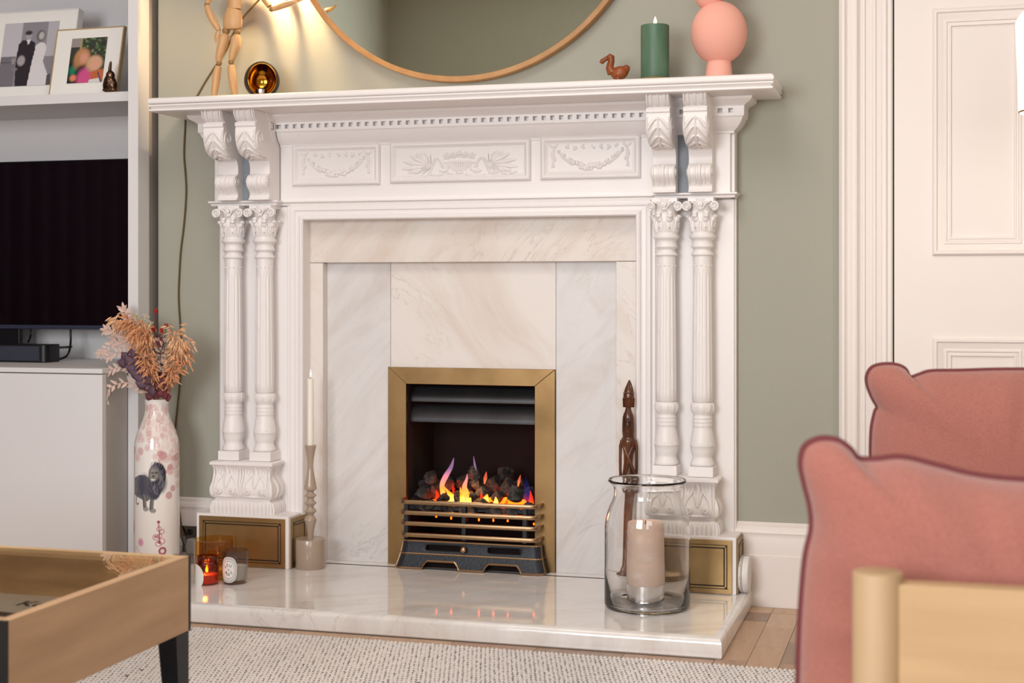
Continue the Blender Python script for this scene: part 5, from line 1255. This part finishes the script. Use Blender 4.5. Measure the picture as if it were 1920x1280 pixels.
def blob_leaves(name, pts, m_, sz):
    for (x, y, d, dx, dz) in pts:
        mb = MB(); p = PV(x, y, d); a = Vector((dx, -.3, dz)).normalized(); s = a.cross(Vector((0, -1, 0.2))).normalized(); n = s.cross(a); vs = []; fs = []; N = 7
        for i in range(N+1):
            t = i/N; w_ = math.sin(PI*min(1, t*1.02)**.75)*.5
            for j in range(-2, 3): vs.append(p+a*(t-.3)*sz*1.25+s*(j/2)*w_*sz*1.15-n*((j/2)**2)*w_*sz*.35+n*.08*sz*math.sin(t*5))
        for i in range(N):
            for j in range(4): fs.append((i*5+j, i*5+j+1, i*5+j+6, i*5+j+5))
        mb.add(vs, fs); o = part(name, mb, m_, bq, smooth=70); sf = o.modifiers.new('thick', 'SOLIDIFY'); sf.thickness = .0008
blob_leaves('plum_leaf', [(237, 672, -.045, -.6, .9), (246, 668, -.05, .2, 1), (234, 680, -.05, -1, .2), (243, 680, -.055, -.5, .8), (250, 678, -.05, .6, .8), (255, 686, -.05, .3, 1), (249, 691, -.055, -.8, .3), (261, 694, -.05, .6, .6), (257, 702, -.055, -.7, .4), (268, 702, -.05, .5, .8), (265, 710, -.055, -.8, .3), (273, 714, -.055, .7, .6), (269, 721, -.055, -.6, .2), (276, 728, -.05, -.2, 1), (282, 736, -.05, .4, .9)], PLUM, .028)
blob_leaves('dark_red_leaf', [(282, 744, -.035, -.8, .5), (290, 742, -.04, .1, 1), (298, 740, -.04, .4, 1), (306, 742, -.04, .8, .6), (312, 745, -.035, 1, .3), (292, 728, -.035, -.2, 1), (300, 718, -.03, .3, 1), (304, 706, -.03, .1, 1), (294, 712, -.03, -.3, 1), (308, 728, -.03, .8, .6), (296, 698, -.025, 0, 1)], PLUMR, .022)
for pth in ([(300, 700, -.01), (301, 660, -.01), (300, 632, -.01)], [(303, 700, -.01), (308, 660, -.02), (307, 640, -.02)], [(298, 700, -.02), (296, 670, -.02), (297, 645, -.02)]):
    spray(pth, 9, .012, .009, PLUMR, 'red_stem')
m = MB()
for q in range(70):
    x, y = rp.uniform(291, 312), rp.uniform(632, 705); p = PV(x, y, rp.uniform(-.045, -.02))
    for j in range(4): leaf(m, p, (math.cos(j*1.57), -.5, math.sin(j*1.57)), .0045, .0032)
part('small_white_florets', m, mat('dry_white_floret', 'b9a79c', .9), bq, kind='stuff')
for x, y, tx, ty in ((293, 584, 296, 650), (311, 611, 306, 650), (304, 621, 302, 655), (289, 617, 296, 650)):
    st_ = part('red_flower_stem', MB().tube([PV(tx, ty, -.015), PV((x+tx)/2, (y+ty)/2, -.012), PV(x, y, -.012)], .0008, 5), PLUMR, bq)
    m = MB()
    for q in range(7): leaf(m, PV(x, y+5, -.012), (rp.uniform(-.35, .35)+(.3 if x == 311 else 0), rp.uniform(-.4, .1), 1), .018, .008)
    part('red_flower', m, REDF, st_, smooth=60)
for x, y in ((272, 592), (282, 604), (262, 596), (254, 590)):
    P = smooth_path([base, PV(282, 690, .02), PV((x+276)/2, 640, .02), PV(x, y, .02)], 5); o = part('cream_grass', MB().tube(P, .0008, 5), CREAMG, bq); m = MB()
    for q in range(70):
        i = rp.uniform(.62, 1)*(len(P)-1); j = min(int(i), len(P)-2); p = P[j].lerp(P[j+1], i-j)+Vector((rp.gauss(0, .004), rp.gauss(0, .004), 0)); leaf(m, p, (rp.uniform(-.5, .5), rp.uniform(-.4, .4), 1), .009, .003)
    part('grass_plume', m, CREAMG, o, kind='stuff')

# ---------------------------------------------------------------- shelving unit, cabinet, television
zS1, zS0 = at(240, 171.5, 3.94).z, at(240, 189.5, 3.94).z
bk = root('shelving_unit', 'tall pale grey built-in shelving unit left of the fireplace', 'shelves', (-2.277, 4.0, 0))
part('side_upright', MB().box(-2.294, -2.2605, 3.868, 3.932, 0, 2.6), GREY, bk, bevel=.0006, smooth=0)
part('side_panel', MB().box(-2.294, -2.271, 3.9325, 4.296, 0, 2.6), GREYD, bk, smooth=0)
part('shelf_board', MB().box(-3.72, -2.295, 3.935, 4.279, zS0, zS1), GREY, bk, bevel=.0006, smooth=0)
part('shelf_board', MB().box(-3.72, -2.295, 3.935, 4.279, zS0+.42, zS1+.42), GREY, bk, bevel=.0006, smooth=0)
part('back_panel', MB().box(-3.72, -2.295, 4.28, 4.296, .6, 2.6), GREY, bk, smooth=0)
part('side_upright', MB().box(-3.745, -3.72, 3.868, 4.296, 0, 2.6), GREY, bk, bevel=.0006, smooth=0)
part('top_board', MB().box(-3.72, -2.295, 3.868, 4.28, 2.57, 2.6), GREY, bk, smooth=0)
cb = root('media_cabinet', 'pale grey handleless cabinet under the television', 'cabinet', (-3.0, 3.9, 0))
CXR = -2.2955; zc = at(193, 691.5, 3.73).z; zc2_ = at(193, 700.4, 3.73).z; zd = at(193, 702.6, 3.73).z
part('cabinet_top', MB().box(-3.715, CXR, 3.730, 4.279, zc2_, zc), GREY, cb, bevel=.0006, smooth=0)
part('carcass', MB().box(-3.715, CXR, 3.752, 4.279, .0, zc2_-.0005), GREYD, cb, smooth=0)
part('cabinet_door', MB().box(-2.99, CXR, 3.730, 3.7505, .03, zd), GREY, cb, bevel=.0008, smooth=0)
part('cabinet_door', MB().box(-3.712, -2.993, 3.730, 3.7505, .03, zd), GREY, cb, bevel=.0008, smooth=0)

TY = 4.12; zt1_, zt0_ = at(120, 300, TY).z, at(120, 609, TY).z; zbz = at(120, 617, TY).z
tv = root('television', 'large black flat television standing in the shelving unit niche', 'television', (-2.80, TY+.02, zc))
part('screen', MB().box(-3.33, -2.31, TY-.001, TY+.004, zt0_, zt1_-.004), SCREEN, tv, smooth=0)
part('casing', MB().box(-3.335, -2.305, TY+.004, TY+.045, zbz, zt1_), BLACKP, tv, bevel=.003, smooth=0)
part('bottom_bezel', MB().box(-3.335, -2.305, TY-.008, TY+.004, zbz, zt0_-.0004), BEZEL, tv, bevel=.002, smooth=0)
a = at(20, 640, TY+.02)
part('stand_neck', MB().box(a.x-.12, a.x+.04, TY+.01, TY+.03, zc+.01, zbz+.01), BLACKP, tv, smooth=0, bevel=.004)
part('stand_foot', MB().box(a.x-.16, a.x+.06, TY-.03, TY+.10, zc+.0005, zc+.012), BLACKP, tv, smooth=0, bevel=.003)
SYb = 3.985; x1 = SYb*ux(76); zs1 = at(60, 646, SYb).z
sb = root('soundbar', 'dark soundbar with rounded end lying on the cabinet below the television', 'speaker', (x1-.3, SYb+.04, zc))
m = MB(); rr = .018; pl = [(x1-.55, SYb)]
for i in range(7): t = i*PI/12; pl.append((x1+.004-rr+rr*math.sin(t)+.016, SYb+rr-rr*math.cos(t)))
pl += [(x1+.020, SYb+.075), (x1-.55, SYb+.075)]
part('housing', MB().prism(pl, 'z', zc+.0008, zs1), BLACKP, sb, bevel=.003, smooth=40)
part('front_grille', MB().box(x1-.55, x1-.004, SYb-.0015, SYb+.001, zc+.006, zs1-.005), NAVY, sb, bevel=.0006, smooth=0)
for pts, nm, lb in (([(132, 612, 4.175), (132.5, 640, 4.17), (130, 658, 4.15), (124, 668, 4.10), (112, 673, 4.08), (100, 675, 4.06)], 'television_cable', 'black cable dropping from the television to behind the soundbar'),
                ([(57, 612, 4.175), (57, 630, 4.175), (53, 641, 4.15)], 'television_cable', 'short black cable hanging behind the television stand'), ([(134, 650, 4.2), (118, 651, 4.15), (98, 652, 4.07)], 'television_cable', 'black cable running level behind the end of the soundbar')):
    P = smooth_path([at(x, y, Y) for x, y, Y in pts]); solo(nm, MB().tube(P, .0036, 8), BLACKP, lb, 'cable', P[0], group='cables behind the television', smooth=60)

# framed photographs
def frame(name, label, px, by, Yb_, w_, h_, lean, yaw, paint, fm, pw, ph_, fw=.004, dep=.014, off=(0, 0)):
    b = at(px, by, Yb_); o = root(name, label, 'picture frame', (b.x, Yb_, zS1+.0008), rot=(-lean, 0, yaw), group='framed photographs on the shelf')
    part('frame', MB().sweep([(-w_/2, 0, 0), (w_/2, 0, 0), (w_/2, 0, h_), (-w_/2, 0, h_)], [(0, -dep), (0, .001), (-fw*.2, .002), (-fw, .002), (-fw, -dep)], (0, -1, 0), closed=True), fm, o, world=False, smooth=30)
    part('mount', MB().box(-w_/2+fw*.8, w_/2-fw*.8, .0005, dep, fw*.8, h_-fw*.8), PAPER, o, world=False, smooth=0)
    nx, nz = 90, 110; x0, z0 = off[0]-pw/2, h_/2+off[1]-ph_/2; xs = np.tile(np.linspace(0, 1, nx), nz); zs_ = np.repeat(np.linspace(0, 1, nz), nx)
    m = MB().add([(x0+pw*a, -.0002, z0+ph_*c) for a, c in zip(xs, zs_)], [(j*nx+i, j*nx+i+1, (j+1)*nx+i+1, (j+1)*nx+i) for j in range(nz-1) for i in range(nx-1)])
    q = part('photo_print', m, PRINT, o, world=False, smooth=0); c = Canvas(xs, 1-zs_, 'a8a4a8'); paint(c); set_colors(q, c.c)
    return o
def kids(c):
    c.poly([(0, 0), (1, 0), (1, 1), (0, 1)], '3c4038'); c.poly([(0, 0), (.28, 0), (.28, .2), (0, .2)], '9a8f8c'); c.poly([(.25, 0), (.31, 0), (.31, .25), (.25, .25)], 'a89a70')
    r = random.Random(2)
    for q in range(60): c.ell(r.uniform(.3, 1), r.uniform(0, .42), r.uniform(.02, .05), r.uniform(.015, .035), r.choice(['4f6a42', '6d8a55', '34452f', '2b3a2b', '8aa070']), .8, .5)
    c.ell(.2, .7, .28, .2, '1d2a28', 1, .3); c.poly([(0, .72), (.3, .6), (.42, 1), (0, 1)], '22302c'); c.ell(.12, .72, .09, .1, '1f8464', .9, .5)
    c.ell(.36, .42, .21, .19, 'c08a5e', 1, .2); c.ell(.22, .52, .10, .14, 'b9835a', .9, .5); c.ell(.40, .44, .11, .11, 'd99a82', 1, .35)
    c.ell(.72, .57, .22, .17, 'd3a885', 1, .2); c.ell(.60, .68, .12, .14, 'cfa27e', .8, .5); c.ell(.74, .60, .12, .11, 'dfa48c', 1, .35)
    c.poly([(.55, .78), (1, .70), (1, 1), (.5, 1)], 'c4683c'); c.ell(.46, .9, .19, .22, 'd0568c', 1, .3); c.poly([(.62, .93), (.9, .9), (1, 1), (.6, 1)], 'dcd8d4'); c.line([(.84, .78), (.96, 1)], .02, '55506e'); c.ell(.16, .88, .09, .07, 'e08868', 1, .4)
def couple(c):
    c.poly([(0, 0), (1, 0), (1, 1), (0, 1)], 'aaa6ac'); c.poly([(.34, 0), (.8, 0), (.8, .5), (.34, .5)], '8f8b92'); c.poly([(0, 0), (.33, 0), (.33, .55), (0, .55)], 'c4c0c6'); c.poly([(.8, 0), (1, 0), (1, .6), (.8, .6)], 'b8b4ba')
    c.poly([(0, .55), (1, .55), (1, 1), (0, 1)], '8b878c'); c.poly([(0, .53), (.28, .53), (.28, 1), (0, 1)], '77737a'); c.line([(0, .62), (.3, .62)], .01, '5c595f')
    c.poly([(.30, .34), (.36, .28), (.50, .27), (.60, .33), (.62, .60), (.58, 1), (.32, 1), (.28, .62)], '322f34'); c.ell(.47, .21, .055, .055, 'aaa4a6', 1, .2); c.ell(.46, .165, .065, .035, '3a363a', 1, .3); c.poly([(.43, .27), (.52, .27), (.475, .36)], 'dad6d8')
    c.ell(.38, .60, .07, .08, 'a8a2a4', 1, .2); c.ell(.24, .60, .04, .05, '9a9496', 1, .3); c.ell(.28, .73, .05, .025, '8a8486', .8, .3)
    c.poly([(.62, .37), (.70, .32), (.78, .34), (.82, .42), (.78, .62), (.93, .90), (.90, 1), (.54, 1), (.58, .62)], 'dcd8da'); c.ell(.69, .22, .075, .085, '5c5658', 1, .25); c.ell(.70, .22, .05, .06, 'bdb7b8', 1, .25)
    c.poly([(.88, .84), (.95, .82), (.96, 1), (.88, 1)], '5a565c')
frame('silver_photo_frame', 'larger frame with a black and white couple photograph, at the left on the shelf', 42, 175, 4.04, .33, .302, .21, 0, couple, GREY, .20, .215, fw=.004, dep=.028, off=(.000, .004))
frame('gilt_photo_frame', 'smaller gilt frame with a colour photograph of two children on the shelf', 154, 173.5, 3.99, .243, .222, .21, -.03, kids, GOLDFRAME, .128, .148, off=(.002, .004))
fb = at(206, 172, 3.965)
fg = root('bronze_figurine', 'small dark bronze figurine on the shelf in front of the gilt frame', 'figurine', (fb.x, 3.955, zS1))
Fz = lambda x, y: at(x, y, 3.955)
m = MB(); kq = scale_at(206, 3.955)
m.ell(Fz(206, 156), (12.5*kq, .018, 17*kq), seg=18, rings=12); m.ell(Fz(200, 160), (7*kq, .014, 13*kq), seg=12, rings=9); m.ell(Fz(213, 160), (7*kq, .014, 12*kq), seg=12, rings=9)
m.ell(Fz(207, 141), (8.5*kq, .013, 9*kq), seg=14, rings=10); m.tube([Fz(206, 138), Fz(206, 128), Fz(207.5, 118), Fz(208, 114)], [.006, .0052, .004, .001], 10)
m.ell(Fz(199, 169), (7*kq, .013, 3.5*kq), seg=10, rings=7); m.ell(Fz(213, 169), (7*kq, .013, 3.5*kq), seg=10, rings=7); m.ell(Fz(208, 160)+Vector((0, -.014, 0)), (4*kq, .006, 4*kq), seg=10, rings=7)
b_ = part('body', m, BRONZE, fg, smooth=60); r_ = b_.modifiers.new('remesh', 'REMESH'); r_.mode = 'VOXEL'; r_.voxel_size = .0016; r_.use_smooth_shade = True

# ---------------------------------------------------------------- rug
E0, E1 = atz(380, 1174, .008), atz(1480, 1256, .008)
ry = min(3.342, (E0.y+E1.y)/2); RG0, RG1, RGY = -2.7, .95, 1.0
rg = root('woven_rug', 'large cream and grey woven wool rug in front of the hearth', 'rug', ((RG0+RG1)/2, 2.2, 0))
part('rug_backing', MB().box(RG0, RG1, RGY, ry, -.0035, .005), RUGB, rg, smooth=0)
sxp, syp = .0104, .0170; nx = int((-.1+2.45)/sxp); xs = []; ys = []
X0 = -2.30; Xn = -.10
ii, jj = np.meshgrid(np.arange(int((.25-X0)/sxp)), np.arange(int((ry-2.45)/syp)))
rn = np.random.RandomState(4); n = ii.size
kx_ = (X0+ii*sxp+(jj % 2)*sxp*.5+jj*.0).ravel()+rn.normal(0, .0006, n); ky = (ry-.004-jj*syp).ravel()+rn.normal(0, .0006, n)
hx = .0055*rn.uniform(.85, 1.1, n); hy = .0082*rn.uniform(.85, 1.12, n); hz = .0052*rn.uniform(.7, 1.2, n)
sl = .0016
V = np.zeros((n, 7, 3))
for q in range(6):
    a = 2*PI*q/6; V[:, q, 0] = kx_+hx*math.cos(a)+sl*math.sin(a); V[:, q, 1] = ky+hy*math.sin(a); V[:, q, 2] = .0045
V[:, 6, 0] = kx_; V[:, 6, 1] = ky; V[:, 6, 2] = .0055+hz
keep = rn.rand(n) > .002; V = V[keep]; n = len(V)
Fq = (np.arange(n)*7)[:, None, None]+np.array([(q, (q+1) % 6, 6) for q in range(6)])[None]
me = bpy.data.meshes.new('knots'); me.from_pydata(V.reshape(-1, 3).tolist(), [], Fq.reshape(-1, 3).tolist()); me.materials.append(RUGK); me.shade_smooth()
o = bpy.data.objects.new('wool_knots', me); COL.objects.link(o); o['kind'] = 'stuff'; o.parent = rg; o.location = -Vector(rg.location)

# ---------------------------------------------------------------- coffee table
TZ = CZ-.45; TX1 = -1.203; TX0 = -2.25; TY0, TY1 = 1.722, 2.222; PH = .126
ct = root('coffee_table', 'oak coffee table with tinted glass top and black legs in the left foreground', 'table', ((TX0+TX1)/2, (TY0+TY1)/2, .0085))
part('oak_side', MB().box(TX1-.018, TX1, TY0, TY1, TZ-PH, TZ), OAK, ct, bevel=.001, smooth=0)
part('oak_side', MB().box(TX0, TX0+.018, TY0, TY1, TZ-PH, TZ), OAK, ct, bevel=.001, smooth=0)
part('oak_end', MB().box(TX0+.018, TX1-.018, TY1-.018, TY1, TZ-PH, TZ), OAKIN, ct, bevel=.001, smooth=0)
part('oak_end', MB().box(TX0+.018, TX1-.018, TY0, TY0+.018, TZ-PH, TZ), OAKIN, ct, bevel=.001, smooth=0)
part('tray_bottom', MB().box(TX0+.018, TX1-.018, TY0+.018, TY1-.018, TZ-.095, TZ-.086), OAKIN, ct, smooth=0)
part('glass_top', MB().box(TX0+.0185, TX1-.0075, TY0+.0085, TY1-.0085, TZ-.0062, TZ-.0002), TABGLASS, ct, smooth=0)
TXi = TX1-.0075
for x, s in ((TX1, 1), (TX0, -1)):
    for y, q in ((TY1, 1), (TY0, -1)):
        m = MB()
        def R8(xa, xb, ya, yb, z): return [(xa, ya, z), (xb, ya, z), (xb, yb, z), (xa, yb, z)]
        t = R8(x, x-s*.035, y+q*.0, y-q*.042, TZ-PH-.0005); b = R8(x, x-s*.020, y, y-q*.022, .0088)
        m.add(b+t, [(0, 1, 2, 3)[::-1], (4, 5, 6, 7), (0, 1, 5, 4), (1, 2, 6, 5), (2, 3, 7, 6), (3, 0, 4, 7)])
        m.box(x, x-s*.03, y+q*.0006, y+q*.0075, .0088 if 0 else TZ-PH-.0005, TZ)
        part('leg', m, BLACKP, ct, smooth=0)
mgp = at(-40, 1150, 1.9)
mz = TZ-.0855; mgq = atz(52, 1132, mz+.006)
mg = root('magazine', 'white magazine with black lettering lying in the tray under the table glass', 'magazine', (mgq.x, mgq.y, mz), rot=(0, 0, 0))
part('cover', MB().box(-.150, .110, -.19, .068, 0, .006), PAPER, mg, world=False, smooth=0, bevel=.001)
vs, fs = text2d('Kc', .045, .0012); m = MB().add([(x+.008, y*1.1+.0, .0063) for x, y, _ in vs], fs); part('lettering', m, INK, mg, world=False, smooth=0)
m = MB().add([(-.010+.10*math.cos(t), -.125+.062*math.sin(t), .0062) for t in [2*PI*i/32 for i in range(32)]], [tuple(range(32))]); part('cover_picture', m, mat('cover_picture_ink', '4a3836', .6), mg, world=False, smooth=0)

# ---------------------------------------------------------------- sofa at the right
sf = root('oak_framed_sofa', 'oak framed sofa seen from its arm end in the right foreground', 'sofa', (.38, 2.05, .0085))
PYs = 1.39; pxs = PYs*ux(1646); zpt = at(1646, 1070, PYs).z; rp_ = .0228
FYs = 2.62
def dowel(name, x, y, z0, z1, r=.0228): return part(name, MB().lathe([(r*.9, z0), (r, z0+.002), (r, z1-.0025), (r*.975, z1-.0006), (r*.9, z1)], (x, y, 0), 48), OAKZ, sf, smooth=40)
for x, y in ((pxs, PYs), (pxs, FYs), (.80, PYs), (.80, FYs)): dowel('post', x, y, .0088, zpt)
for y in (PYs, FYs):
    part('arm_board', MB().box(pxs+.018, .785, y-.013, y+.013, zpt-.155, at(1800, 1100, PYs-.01).z), OAKX, sf, smooth=0, bevel=.003)
    part('lower_rail', MB().box(pxs+.018, .785, y-.012, y+.012, .20, .27), OAKX, sf, smooth=0, bevel=.003)
part('front_rail', MB().box(pxs-.012, pxs+.012, PYs+.015, FYs-.015, .20, .27), OAKX, sf, smooth=0, bevel=.003)
part('back_board', MB().box(.787, .813, PYs+.015, FYs-.015, zpt-.15, zpt-.01), OAKX, sf, smooth=0, bevel=.003)
part('back_rail', MB().box(.788, .812, PYs+.015, FYs-.015, .20, .27), OAKX, sf, smooth=0, bevel=.003)
part('seat_cushion', MB().box(pxs+.013, .785, PYs+.025, FYs-.025, .27, .40), PINK, sf, bevel=.035, seg=5, smooth=60)

def pillow(name, label, out_px, Yp_, ctr, T, tilt, pr=.0042, sag=1):
    P = [at(x, y, Yp_) for x, y in out_px]; n0 = len(P); dense = []
    for j in range(n0):
        p0, p1, p2, p3 = P[j-1], P[j], P[(j+1) % n0], P[(j+2) % n0]; nn = 5
        for i in range(nn):
            f = i/nn; dense.append(.5*((2*p1)+(p2-p0)*f+(2*p0-5*p1+4*p2-p3)*f*f+(3*p1-p0-3*p2+p3)*f**3))
    c = at(ctr[0], ctr[1], Yp_); n = len(dense); o = root(name, label, 'cushion', (c.x, Yp_, min(p.z for p in dense)), group='salmon cushions on the sofa')
    base_ = Vector((c.x, Yp_, min(p.z for p in dense)))
    S_ = [1, .985, .96, .92, .87, .80, .70, .58, .45, .30, .15, .0]
    rr = random.Random(len(label)); wr = [(rr.uniform(0, 6.28), rr.uniform(5, 16), rr.uniform(.0003, .0011)) for _ in range(6)]
    def th(s, a):
        e = max(0, 1-s**2.6)**.62; w_ = sum(A*math.sin(a*f+p0) for p0, f, A in wr)*(s**3)*(1-s)*14
        return T*e+w_
    win = n//14; soft = [sum((dense[(i+q) % n] for q in range(-win, win+1)), Vector())/(2*win+1) for i in range(n)]
    vs = []; fs = []
    for side in (-1, 1):
        b0 = len(vs)
        for s in S_[:-1]:
            for p_, ps in zip(dense, soft):
                p = ps.lerp(p_, s**5)
                a = math.atan2(p.z-c.z, p.x-c.x); q = c+(p-c)*s; vs.append(Vector((q.x, Yp_+side*th(s, a), q.z)))
        vs.append(Vector((c.x, Yp_+side*T, c.z)))
        for j in range(len(S_)-2):
            for i in range(n):
                a_, b_ = b0+j*n+i, b0+j*n+(i+1) % n; f = (a_, b_, b_+n, a_+n); fs.append(f if side < 0 else f[::-1])
        l0 = b0+(len(S_)-2)*n
        for i in range(n): f = (l0+i, l0+(i+1) % n, len(vs)-1); fs.append(f if side < 0 else f[::-1])
    rotm = Matrix.Translation(base_) @ Matrix.Rotation(tilt, 4, 'X') @ Matrix.Translation(-base_)
    part('cover', MB().add(vs, fs).move(rotm), PINK, o, smooth=80)
    part('piping', MB().tube(dense+[dense[0], dense[1]], pr, 8, cap=False).move(rotm), PIPING, o, smooth=80)
    return o
pillow('pink_cushion', 'large salmon cushion with maroon piping leaning behind the near sofa arm', [(1497, 1300), (1500, 1200), (1505, 1110), (1512, 1040), (1523, 990), (1521, 950), (1510, 905), (1503, 868), (1510, 838), (1535, 824), (1568, 826), (1592, 842), (1608, 860), (1640, 862), (1690, 858), (1750, 872), (1820, 890), (1900, 900), (2050, 905), (2230, 900), (2300, 885), (2345, 872), (2375, 885), (2385, 920), (2370, 1000), (2365, 1150), (2375, 1350), (2380, 1370), (2350, 1384), (2270, 1380), (2000, 1384), (1700, 1384), (1600, 1384), (1540, 1386), (1505, 1378), (1492, 1350)], 1.53, (1930, 1180), .075, .0)
pillow('pink_cushion', 'salmon cushion with maroon piping further back, in front of the white door', [(1634, 880), (1633, 840), (1635, 800), (1641, 772), (1645, 762), (1636, 745), (1627, 722), (1626, 704), (1635, 689), (1655, 683), (1680, 684), (1697, 692), (1706, 707), (1722, 703), (1745, 696), (1800, 695), (1870, 693), (1950, 693), (2060, 695), (2120, 690), (2150, 700), (2160, 725), (2150, 770), (2150, 900), (2155, 1000), (2150, 1040), (2110, 1050), (1900, 1045), (1700, 1050), (1650, 1055), (1630, 1040), (1628, 1000), (1634, 940)], 2.49, (1890, 870), .065, .0, pr=.0038)

# ---------------------------------------------------------------- floor lamp at the right edge
LY = 3.2; a = at(1904, 40, LY); b = at(1910, 212, LY); rt = .085; rb_ = rt-(b.x-a.x)
lx = a.x+rt
lp_ = root('floor_lamp', 'lit cream floor lamp shade at the right edge, in front of the door', 'lamp', (lx, LY, 0))
part('lamp_shade', MB().lathe([(rt-.012, a.z+.016), (rt-.002, a.z+.002), (rt, a.z-.006), (rb_, b.z), (rb_-.002, b.z), (rt-.002, a.z-.004)], (lx, LY, 0), 48, cap=False), LAMPSH, lp_, smooth=60)
part('shade_rim', MB().lathe([(rb_-.001, b.z-.001), (rb_+.0006, b.z-.001), (rb_+.0006, b.z+.003), (rb_-.001, b.z+.003)], (lx, LY, 0), 48, cap=False), BRASS, lp_, smooth=40)
part('bulb', MB().ell((lx, LY, (a.z+b.z)/2), (.03, .03, .04), seg=20, rings=14), mat('lit_bulb', 'ffffff', .5, emit='fff0d8', es=9), lp_, smooth=60)
part('pole', MB().lathe([(.009, .02), (.009, (a.z+b.z)/2-.04)], (lx, LY, 0), 16), BRASS, lp_, smooth=60)
part('lamp_base', MB().lathe([(.001, -.003), (.13, -.003), (.13, .012), (.11, .020), (.01, .022)], (lx, LY, 0), 40), BRASS, lp_, smooth=40)
part('shade_bracket', MB().lathe([(.01, b.z+.02), (.0096, b.z+.024)], (lx, LY, 0), 12).box(lx-rb_+.001, lx+rb_-.001, LY-.002, LY+.002, b.z+.02, b.z+.024), BRASS, lp_, smooth=0)
l = bpy.data.lights.new('floor_lamp_light', 'POINT'); l.energy = 5; l.color = (1, .86, .66); l.shadow_soft_size = .05
o = bpy.data.objects.new('floor_lamp_light', l); COL.objects.link(o); o.location = (lx, LY, b.z-.03)
